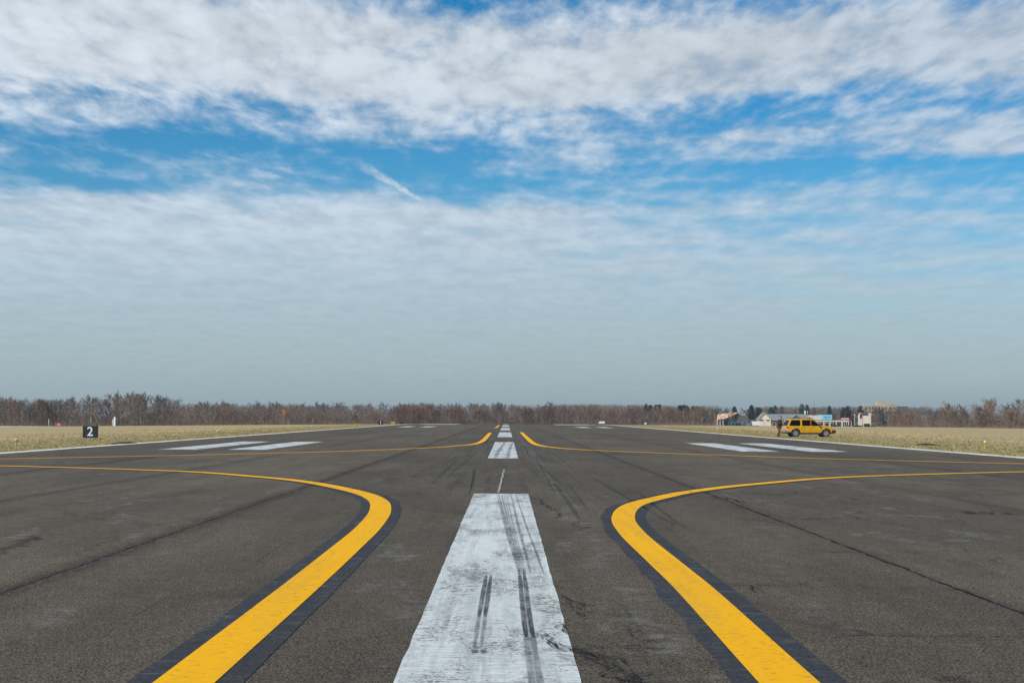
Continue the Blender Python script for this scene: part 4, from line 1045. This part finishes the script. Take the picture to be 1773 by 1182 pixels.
# grey flat building behind the right wood
e = empty('flat_roofed_block', (285, 930, H(285, 930))); tag(e, 'long grey flat roofed block glimpsed over the right wood', 'building')
wall_box('wall', e, -10, 9, 0, 14, 0, 9.3, M_GREYW); wall_box('roof_slab', e, -9.5, 9.5, -.6, 14.6, 9.3, 11.9, var_mat('slate_band', (0.06, 0.075, 0.085), .7)); wall_box('roof_hut', e, 5.0, 8.6, 2, 8, 11.9, 14.6, M_OFFW)
for i in range(9): window(e, -9.2 + i * 2.0, -7.9 + i * 2.0, 6.4, 8.4, 0, M_OFFW)
# lattice mast and lamp posts
e = empty('radio_mast', (227, 1050, H(227, 1050))); tag(e, 'thin lattice radio mast rising above the far trees', 'mast')
m_ = MB()
for a in range(3):
    m_.tube((.35 * cos(a * 2.09), .35 * sin(a * 2.09), 0), (.12 * cos(a * 2.09), .12 * sin(a * 2.09), 21.5), .07, .05, 4)
for i in range(20):
    r0 = .35 - .23 * i / 20; z0 = i * 1.07
    for a in range(3): m_.tube((r0 * cos(a * 2.09), r0 * sin(a * 2.09), z0), (r0 * cos(a * 2.09 + 2.09), r0 * sin(a * 2.09 + 2.09), z0 + 1.07), .035, .035, 3)
m_.build('lattice', M_STEEL, e)
def lamp_post(x, y, h, label, dome=False):
    e = empty('lamp_post', (x, y, H(x, y))); tag(e, label, 'lamp post')
    m_ = MB(); m_.tube((0, 0, 0), (0, 0, h), .09, .06, 6); m_.build('pole', M_WHT, e)
    m_ = MB(); m_.tube((0, 0, h), (0, 0, h + .25), .55 if dome else .3, .2, 10); m_.build('lamp_head', M_WHT, e)
lamp_post(146.8, 600, 5.7, 'white lamp post with a broad dome head left of the beige storefront', True)
lamp_post(138.6, 655, 7.5, 'slim lamp post over the roof right of the light blue front')
lamp_post(117.0, 590, 2.6, 'short pale post beside the white gabled shed')
lamp_post(142.4, 600, 3.2, 'short white post below the right end of the canopy')

# ------------------------------------------------------------------ vehicles
def car_mats(name, col, rough=0.3):
    m, nb, b = new_mat(name); n = nb.noise(nb.obj(), 3, 3, .5)
    f = nb.ss(n, .3, .7, .93, 1.07); nb.put(b.inputs['Base Color'], nb.mix(1.0, col, nb.vec(f, f, f), 'MULTIPLY'))
    b.inputs['Roughness'].default_value = rough; b.inputs['Coat Weight'].default_value = .3; b.inputs['Coat Roughness'].default_value = .08
    return m
M_RUB = var_mat('tyre_rubber', (0.02, 0.02, 0.02), 0.85)
M_ALLOY = var_mat('alloy_rim', (0.32, 0.33, 0.35), 0.4, 0.5, var=0.05)
M_PLAS = var_mat('dark_plastic', (0.025, 0.025, 0.027), 0.6)
M_CHROME = var_mat('bumper_silver', (0.26, 0.26, 0.26), 0.3, 0.5)
M_LENSR = var_mat('tail_red', (0.60, 0.05, 0.02), 0.25)
M_LENSW = var_mat('lamp_clear', (0.7, 0.7, 0.7), 0.15)
M_LENSO = var_mat('amber_lens', (0.80, 0.25, 0.04), 0.3)
M_TINT = var_mat('tinted_glass', (0.005, 0.005, 0.006), 0.4, var=0.1, spec=0.08)
def clear_glass():
    m, nb, b = new_mat('front_glass'); nb.put(b.inputs['Base Color'], (0.05, 0.06, 0.065)); b.inputs['Roughness'].default_value = .05; b.inputs['Alpha'].default_value = .55; return m
M_FGLASS = clear_glass()

def wheel(e, x, y, r_=.36, wd=.24, side=-1, name='wheel'):
    """wheel at (x,y), outer face towards side"""
    w_ = empty(name, (x, y, r_)); w_.parent = e
    vs, fs = [], []; n = 28; prof = [(-wd / 2, r_ * .62), (-wd / 2, r_ * .93), (-wd * .38, r_), (wd * .38, r_), (wd / 2, r_ * .93), (wd / 2, r_ * .62)]
    for i in range(n):
        a = 2 * pi * i / n
        for (yy, rr) in prof: vs.append((rr * cos(a), yy, rr * sin(a)))
    q = len(prof)
    for i in range(n):
        for j in range(q - 1): fs.append((i * q + j, i * q + j + 1, ((i + 1) % n) * q + j + 1, ((i + 1) % n) * q + j))
    link_mesh('tyre', vs, fs, M_RUB, w_, True)
    m_ = MB(); yo = side * wd * .5
    m_.tube((0, yo * .2, 0), (0, yo * .55, 0), r_ * .62, r_ * .62, 24)
    for i in range(5):
        a = 2 * pi * i / 5 + .3; m_.raw([(.05 * cos(a + 1.5), yo * .9, .05 * sin(a + 1.5)), (.05 * cos(a - 1.5), yo * .9, .05 * sin(a - 1.5)), (r_ * .6 * cos(a - .28), yo * .85, r_ * .6 * sin(a - .28)), (r_ * .6 * cos(a + .28), yo * .85, r_ * .6 * sin(a + .28)),
                                            (.05 * cos(a + 1.5), yo * .55, .05 * sin(a + 1.5)), (.05 * cos(a - 1.5), yo * .55, .05 * sin(a - 1.5)), (r_ * .6 * cos(a - .28), yo * .55, r_ * .6 * sin(a - .28)), (r_ * .6 * cos(a + .28), yo * .55, r_ * .6 * sin(a + .28))],
                                           [(0, 1, 2, 3), (7, 6, 5, 4), (0, 3, 7, 4), (1, 5, 6, 2), (3, 2, 6, 7), (0, 4, 5, 1)])
    for i in range(24):
        a = 2 * pi * i / 24; b = 2 * pi * (i + 1) / 24
        m_.tube((r_ * .6 * cos(a), yo * .9, r_ * .6 * sin(a)), (r_ * .6 * cos(b), yo * .9, r_ * .6 * sin(b)), .022, .022, 4, False)
    m_.tube((0, yo * .5, 0), (0, yo * .95, 0), .07, .06, 10)
    m_.build('rim', M_ALLOY, w_)
    return w_

def arch(cx, cz, r_, a0, a1, n=10):
    return [(cx + r_ * cos(a0 + (a1 - a0) * i / n), cz + r_ * sin(a0 + (a1 - a0) * i / n)) for i in range(n + 1)]

def suv():
    """long yellow estate-bodied off-roader; +x is forward, -y is the side facing the camera"""
    e = empty('yellow_suv')
    PY = car_mats('yellow_car_paint', (0.60, 0.315, 0.003), 0.35)
    W = .89
    # lower body profile with wheel openings
    prof = [(-2.30, .55), (-2.05, .50)] + arch(-1.42, .40, .46, pi - .15, .15) + [(-.90, .41), (.95, .41)] + arch(1.48, .40, .46, pi - .15, .15) + [(2.02, .48), (2.26, .52), (2.30, .80), (2.22, .93), (1.75, 1.05), (1.08, 1.13), (.90, 1.10), (.70, 1.03), (-2.18, 1.03), (-2.27, .98), (-2.30, .80)]
    m_ = MB(); m_.prism(prof, 'y', -W, W)
    b_ = m_.build('body', PY, e, .035, 3)
    # cabin shell: roof and pillars, tapering inwards
    lo = [(-2.20, 1.10), (1.00, 1.12)]; hi = [(-1.90, 1.66), (.28, 1.66)]
    def cab(x, z):  # half width at height z
        t = (z - 1.01) / .70; return W - .03 - .14 * t
    m_ = MB()
    sec = [(-2.20, 1.01), (-1.96, 1.65), (-1.86, 1.72), (-.8, 1.755), (.12, 1.72), (.26, 1.67), (1.02, 1.10), (1.02, 1.01)]
    n = len(sec); vs = []
    for sgn in (-1, 1):
        for (x, z) in sec: vs.append((x, sgn * cab(x, z), z))
    m_.raw(vs, [tuple(range(n)), tuple(range(2 * n - 1, n - 1, -1))] + [(i, i + n, (i + 1) % n + n, (i + 1) % n) for i in range(n)])
    m_.build('cabin', PY, e, .02, 2)
    def side_glass(name, pts, mat):
        for sgn in (-1, 1):
            m_ = MB(); q = len(pts); vs = [(x, sgn * (cab(x, z) + .003), z) for x, z in pts] + [(x, sgn * (cab(x, z) + .014), z) for x, z in pts]
            m_.raw(vs, [tuple(range(q)), tuple(range(2 * q - 1, q - 1, -1))] + [(i, i + q, (i + 1) % q + q, (i + 1) % q) for i in range(q)])
            m_.build(name, mat, e, .004, 1)
    side_glass('rear_quarter_window', [(-2.02, 1.075), (-.97, 1.075), (-.97, 1.62), (-1.80, 1.62)], M_TINT)
    side_glass('rear_door_window', [(-.80, 1.075), (.02, 1.075), (.02, 1.63), (-.80, 1.63)], M_TINT)
    side_glass('front_door_window', [(.07, 1.075), (.86, 1.075), (.86, 1.16), (.36, 1.54), (.22, 1.62), (.07, 1.63)], M_TINT)
    # windscreen, rear screen
    m_ = MB(); m_.raw([(.955, -.76, 1.165), (.955, .76, 1.165), (.33, .66, 1.645), (.33, -.66, 1.645), (.99, -.76, 1.17), (.99, .76, 1.17), (.35, .66, 1.66), (.35, -.66, 1.66)], [(0, 1, 2, 3), (4, 7, 6, 5), (0, 4, 5, 1), (1, 5, 6, 2), (2, 6, 7, 3), (3, 7, 4, 0)]); m_.build('windscreen', M_TINT, e)
    m_ = MB(); m_.raw([(-2.17, -.72, 1.09), (-2.17, .72, 1.09), (-1.98, .66, 1.61), (-1.98, -.66, 1.61), (-2.19, -.72, 1.09), (-2.19, .72, 1.09), (-2.00, .66, 1.61), (-2.00, -.66, 1.61)], [(0, 3, 2, 1), (4, 5, 6, 7), (0, 1, 5, 4), (1, 2, 6, 5), (2, 3, 7, 6), (3, 0, 4, 7)]); m_.build('rear_window', M_TINT, e)
    # opened rear glass hatch, raised on its hinge
    # doors seams, handles, cladding
    m_ = MB()
    for sgn in (-1, 1):
        for (x0, x1, z0, z1) in ((-.87, -.855, .66, 1.02), (.045, .06, .44, 1.02), (.99, 1.005, .60, 1.02)): m_.box(x0, x1, sgn * (W + .001), sgn * (W + .004), z0, z1)
    m_.build('door_seams', M_PLAS, e)
    for sgn in (-1, 1):
        for x0 in (-.76, .14):
            m_ = MB(); m_.box(x0, x0 + .17, sgn * (W + .001), sgn * (W + .03), .91, .95); m_.build('door_handle', M_PLAS, e, .006)
        m_ = MB(); m_.box(-.86, .97, sgn * (W + .001), sgn * (W + .022), .56, .62); m_.build('side_trim', PY, e, .008)
        m_ = MB(); m_.box(-.95, 1.0, sgn * (W - .12), sgn * (W - .01), .27, .40); m_.build('sill', M_PLAS, e, .01)
        m_ = MB(); m_.box(-1.85, .1, sgn * .62 - .02, sgn * .62 + .02, 1.775, 1.81)
        for x0 in (-1.8, -.9, .04): m_.box(x0, x0 + .05, sgn * .62 - .02, sgn * .62 + .02, 1.70, 1.775)
        m_.build('roof_rail', M_PLAS, e, .005)
        m_ = MB(); m_.box(.72, .90, sgn * (W + .015), sgn * (W + .19), 1.06, 1.20); m_.build('mirror', M_PLAS, e, .02)
        m_ = MB(); m_.prism([(-2.315, .78), (-2.10, .78), (-2.08, 1.025), (-2.275, 1.0)], 'y', sgn * (W - .12), sgn * (W + .006)); m_.build('tail_lamp', M_LENSR, e, .01)
        m_ = MB(); m_.box(-2.325, -2.12, sgn * (W - .10), sgn * (W + .008), .70, .775); m_.build('reverse_lamp', M_LENSW, e, .01)
        m_ = MB(); m_.box(2.18, 2.315, sgn * .55 - .17, sgn * .55 + .17, .80, .93); m_.build('headlight', M_LENSW, e, .02)
        # arch lips
        for cx in (-1.42, 1.48):
            lip = MB(); A = arch(cx, .40, .475, pi - .12, .12, 14)
            for p, q in zip(A[:-1], A[1:]): lip.tube((p[0], sgn * (W + .004), p[1]), (q[0], sgn * (W + .004), q[1]), .022, .022, 5, False)
            lip.build('arch_lip', PY, e)
    m_ = MB(); m_.box(-.9, 1.0, -.6, .6, .30, .42); m_.box(-2.2, -1.9, -.7, .7, .33, .5); m_.build('underbody', M_PLAS, e)
    m_ = MB(); m_.prism([(-2.46, .46), (-2.05, .46), (-2.05, .66), (-2.42, .68)], 'y', -.88, .88); m_.build('rear_bumper', M_CHROME, e, .03)
    m_ = MB(); m_.prism([(-2.44, .36), (-2.0, .36), (-2.0, .455), (-2.46, .455)], 'y', -.87, .87); m_.build('rear_valance', M_PLAS, e, .02)
    m_ = MB(); m_.prism([(2.0, .34), (2.36, .38), (2.42, .52), (2.40, .68), (2.0, .68)], 'y', -.90, .90); m_.build('front_bumper', M_PLAS, e, .03)
    m_ = MB(); m_.box(2.26, 2.315, -.36, .36, .72, .92); m_.build('grille', M_PLAS, e, .01)
    # amber beacon and hump of light bar
    m_ = MB(); m_.tube((-.02, -.25, 1.73), (-.02, -.25, 1.775), .09, .09, 12); m_.build('beacon_base', M_PLAS, e)
    m_ = MB(); m_.tube((-.02, -.25, 1.775), (-.02, -.25, 1.89), .095, .08, 12); m_.tube((-.02, -.25, 1.89), (-.02, -.25, 1.925), .08, .03, 12); m_.build('beacon', M_LENSO, e)
    for cx in (-1.42, 1.48):
        for sgn in (-1, 1): wheel(e, cx, sgn * .76, .37, .25, sgn)
    m_ = MB(); m_.tube((-1.42, -.7, .37), (-1.42, .7, .37), .06, .06, 6); m_.tube((1.48, -.7, .37), (1.48, .7, .37), .06, .06, 6); m_.build('axle', M_PLAS, e)
    return e
SV = suv(); SV.scale = (.95, .95, .95); SV.location = (27.25, 128.5, H(27.25, 128.5) - .03); SV.rotation_euler = (0, 0, radians(2.0))
tag(SV, 'yellow off road estate car with an amber roof beacon parked on the right grass', 'car')

def parked_car(col, name_mat):
    e = empty('parked_car'); P1 = car_mats(name_mat, col)
    m_ = MB(); m_.prism([(-2.1, .35), (-1.95, .3), (1.95, .3), (2.1, .4), (2.1, .7), (1.2, .86), (-1.75, .9), (-2.1, .8)], 'y', -.85, .85); m_.build('body', P1, e, .05)
    m_ = MB(); m_.prism([(-1.65, .87), (1.05, .85), (.35, 1.36), (-1.1, 1.38)], 'y', -.70, .70); m_.build('cabin', M_TINT, e, .06)
    m_ = MB(); m_.box(-1.05, .3, -.66, .66, 1.37, 1.41); m_.build('roof', P1, e, .02)
    for cx in (-1.3, 1.3):
        for sy in (-1, 1):
            w_ = MB(); w_.tube((cx, sy * .66, .31), (cx, sy * .87, .31), .31, .31, 14); w_.build('wheel', M_RUB, e)
    return e
pk = [(143.5, 598, .2, (0.6, 0.6, 0.6), 'white parked car beside the posts under the red shop'), (146.6, 594, -.1, (0.05, 0.12, 0.09), 'dark green parked car left of the lamp post'),
      (148.9, 601, .3, (0.65, 0.66, 0.66), 'white parked car between the red shop and the beige store'), (151.9, 597, 0.1, (0.10, 0.10, 0.11), 'dark parked car under the beige storefront'),
      (155.0, 600, -.2, (0.45, 0.46, 0.5), 'silver parked car at the right end of the car park'), (139.4, 603, 0.0, (0.03, 0.06, 0.12), 'dark blue parked car below the canopy end')]
for i, (x, y, a, c, lab) in enumerate(pk):
    e = parked_car(c, 'car_paint_tone'); e.location = (x, y, H(x, y)); e.rotation_euler = (0, 0, a); tag(e, lab, 'car', 'cars in the shop car park')
# white box truck left of the shed
e = empty('box_truck', (104.6, 598, H(104.6, 598))); tag(e, 'white box truck parked left of the white gabled shed', 'truck')
m_ = MB(); m_.box(-1.5, 1.7, -1.1, 1.1, .75, 2.45); m_.build('cargo_box', M_WHT, e, .04)
m_ = MB(); m_.prism([(-2.9, .5), (-1.52, .5), (-1.52, 1.9), (-2.3, 1.9), (-2.8, 1.25)], 'y', -.95, .95); m_.build('cab', M_BLUEG, e, .05)
m_ = MB(); m_.box(-2.6, 1.6, -.5, .5, .45, .75); m_.build('chassis', M_PLAS, e)
for cx in (-2.2, .9):
    for sy in (-1, 1):
        w_ = MB(); w_.tube((cx, sy * .7, .4), (cx, sy * .98, .4), .4, .4, 14); w_.build('wheel', M_RUB, e)

# ------------------------------------------------------------------ person
def skin_obj(name, nodes, edges, mat, parent, root=0, sub=2):
    me = bpy.data.meshes.new(name); me.from_pydata([n_[0] for n_ in nodes], edges, []); me.update()
    o = bpy.data.objects.new(name, me); COL.objects.link(o)
    md = o.modifiers.new('skin', 'SKIN'); md.use_smooth_shade = True
    if not me.skin_vertices: me.attributes.new('tmp', 'FLOAT', 'POINT')
    sv = me.skin_vertices[0].data
    for i, n_ in enumerate(nodes): sv[i].radius = n_[1] if isinstance(n_[1], tuple) else (n_[1], n_[1])
    sv[root].use_root = True
    ms = o.modifiers.new('sub', 'SUBSURF'); ms.levels = sub; ms.render_levels = sub
    o.parent = parent
    dg = bpy.context.evaluated_depsgraph_get(); dg.update()
    m2 = bpy.data.meshes.new_from_object(o.evaluated_get(dg)); o.modifiers.clear(); o.data = m2
    m2.materials.clear(); m2.materials.append(mat)
    m2.shade_smooth()
    return o
M_SKIN = var_mat('skin', (0.42, 0.25, 0.18), 0.6, var=0.06)
M_JACKET = var_mat('navy_jacket', (0.012, 0.016, 0.024), 0.85, var=0.25, scale=6)
M_PANTS = var_mat('brown_trousers', (0.13, 0.070, 0.036), 0.85, var=0.2, scale=6)
M_HAIR = var_mat('dark_cap', (0.03, 0.03, 0.033), 0.8)
M_BOOT = var_mat('boot_leather', (0.03, 0.022, 0.018), 0.6)
def person():
    """faces +x, walking, arms forward"""
    e = empty('person')
    hip = (0, 0, .93)
    N = [(hip, (.13, .10)), ((0.01, 0, 1.12), (.13, .10)), ((.03, 0, 1.32), (.15, .105)), ((.06, 0, 1.46), (.10, .08)), ((.09, 0, 1.53), .052), ((.12, 0, 1.60), (.072, .075)), ((.125, 0, 1.68), (.085, .08)), ((.12, 0, 1.75), (.055, .055)),
         ((0, .10, .88), .085), ((.10, .11, .50), .058), ((-.02, .11, .10), .038), ((.16, .11, .03), .032),      # left leg (far side)
         ((0, -.10, .88), .085), ((-.04, -.11, .50), .058), ((-.26, -.11, .12), .038), ((-.10, -.11, .03), .032),   # right leg (near side)
         ((.05, .19, 1.42), .060), ((.06, .23, 1.15), .045), ((.27, .19, 1.03), .034), ((.34, .17, 1.03), (.030, .018)),
         ((.05, -.19, 1.42), .060), ((.05, -.24, 1.14), .045), ((.25, -.22, 1.00), .034), ((.32, -.21, 1.00), (.030, .018))]
    E_ = [(0, 1), (1, 2), (2, 3), (3, 4), (4, 5), (5, 6), (6, 7), (0, 8), (8, 9), (9, 10), (10, 11), (0, 12), (12, 13), (13, 14), (14, 15), (2, 16), (16, 17), (17, 18), (18, 19), (2, 20), (20, 21), (21, 22), (22, 23)]
    for (wi, sy) in ((19, 1), (23, -1)):       # fingers and thumb
        w0 = Vector(N[wi][0])
        for k, (oy, L) in enumerate(((-.027, .062), (-.009, .072), (.009, .068), (.027, .052))):
            a = len(N); b0 = w0 + Vector((.03, oy * .5, .0)); N.append((tuple(b0 + Vector((.02, oy * .5, -.004))), .0095)); N.append((tuple(b0 + Vector((.02 + L * .55, oy * .55, -.014))), .0085)); N.append((tuple(b0 + Vector((.02 + L * .85, oy * .55, -.040))), .0075))
            E_ += [(wi, a), (a, a + 1), (a + 1, a + 2)]
        a = len(N); N.append((tuple(w0 + Vector((.015, -sy * .035, .004))), .011)); N.append((tuple(w0 + Vector((.05, -sy * .048, -.004))), .009)); E_ += [(wi, a), (a, a + 1)]
    body = skin_obj('body', N, E_, M_SKIN, e)
    m_ = MB(); m_.raw([(.205, -.012, 1.665), (.205, .012, 1.665), (.235, 0, 1.63), (.20, 0, 1.70), (.20, 0, 1.622)], [(0, 2, 3), (1, 3, 2), (0, 4, 2), (1, 2, 4)]); m_.build('nose', M_SKIN, body)
    J = [((0, 0, .76), (.185, .165)), ((0.01, 0, 1.12), (.20, .17)), ((.02, 0, 1.30), (.215, .18)), ((.05, 0, 1.47), (.11, .095)), ((.08, 0, 1.52), (.07, .07)),
         ((.05, .20, 1.42), .10), ((.06, .25, 1.15), .082), ((.25, .20, 1.035), .050), ((.05, -.20, 1.42), .10), ((.05, -.26, 1.14), .082), ((.23, -.225, 1.01), .050)]
    skin_obj('jacket', J, [(0, 1), (1, 2), (2, 3), (3, 4), (2, 5), (5, 6), (6, 7), (2, 8), (8, 9), (9, 10)], M_JACKET, e)
    Pn = [((0, 0, .92), (.16, .14)), ((0, .10, .84), .12), ((.10, .11, .50), .098), ((-.01, .11, .13), .085), ((0, -.10, .84), .12), ((-.04, -.11, .50), .098), ((-.24, -.11, .15), .085)]
    skin_obj('trousers', Pn, [(0, 1), (1, 2), (2, 3), (0, 4), (4, 5), (5, 6)], M_PANTS, e)
    for (x, y) in ((-.03, .11), (-.27, -.11)):
        skin_obj('boot', [((x - .03, y, .07), .055), ((x, y, .12), .055), ((x + .10, y, .05), .048), ((x + .20, y, .04), .040)], [(0, 1), (0, 2), (2, 3)], M_BOOT, e, 0, 1)
    skin_obj('cap', [((.10, 0, 1.70), (.095, .092)), ((.10, 0, 1.765), (.07, .07)), ((.22, 0, 1.715), (.06, .018))], [(0, 1), (0, 2)], M_HAIR, e)
    return e
PS = person(); PS.location = (23.55, 123.0, H(23.55, 123.0)); PS.rotation_euler = (0, 0, radians(18)); PS.scale = (1.05, 1.05, 1.02)
tag(PS, 'person in dark jacket, cap and brown trousers standing behind the yellow car', 'person')

# ------------------------------------------------------------------ thin haze
m_ = MB(); m_.box(-3000, 3000, -380, 5500, -9, 45)
hz = m_.build('haze', None); hz['kind'] = 'stuff'; tag(hz, 'thin pale air haze over the airfield', 'haze')
hm = bpy.data.materials.new('haze_air'); hm.use_nodes = True; ht = hm.node_tree; ht.nodes.clear()
ho = ht.nodes.new('ShaderNodeOutputMaterial'); hv = ht.nodes.new('ShaderNodeVolumePrincipled')
hv.inputs['Color'].default_value = (0.75, 0.88, 1.0, 1); hv.inputs['Density'].default_value = 0.00010; hv.inputs['Anisotropy'].default_value = 0.2
ht.links.new(hv.outputs[0], ho.inputs['Volume']); hz.data.materials.append(hm)
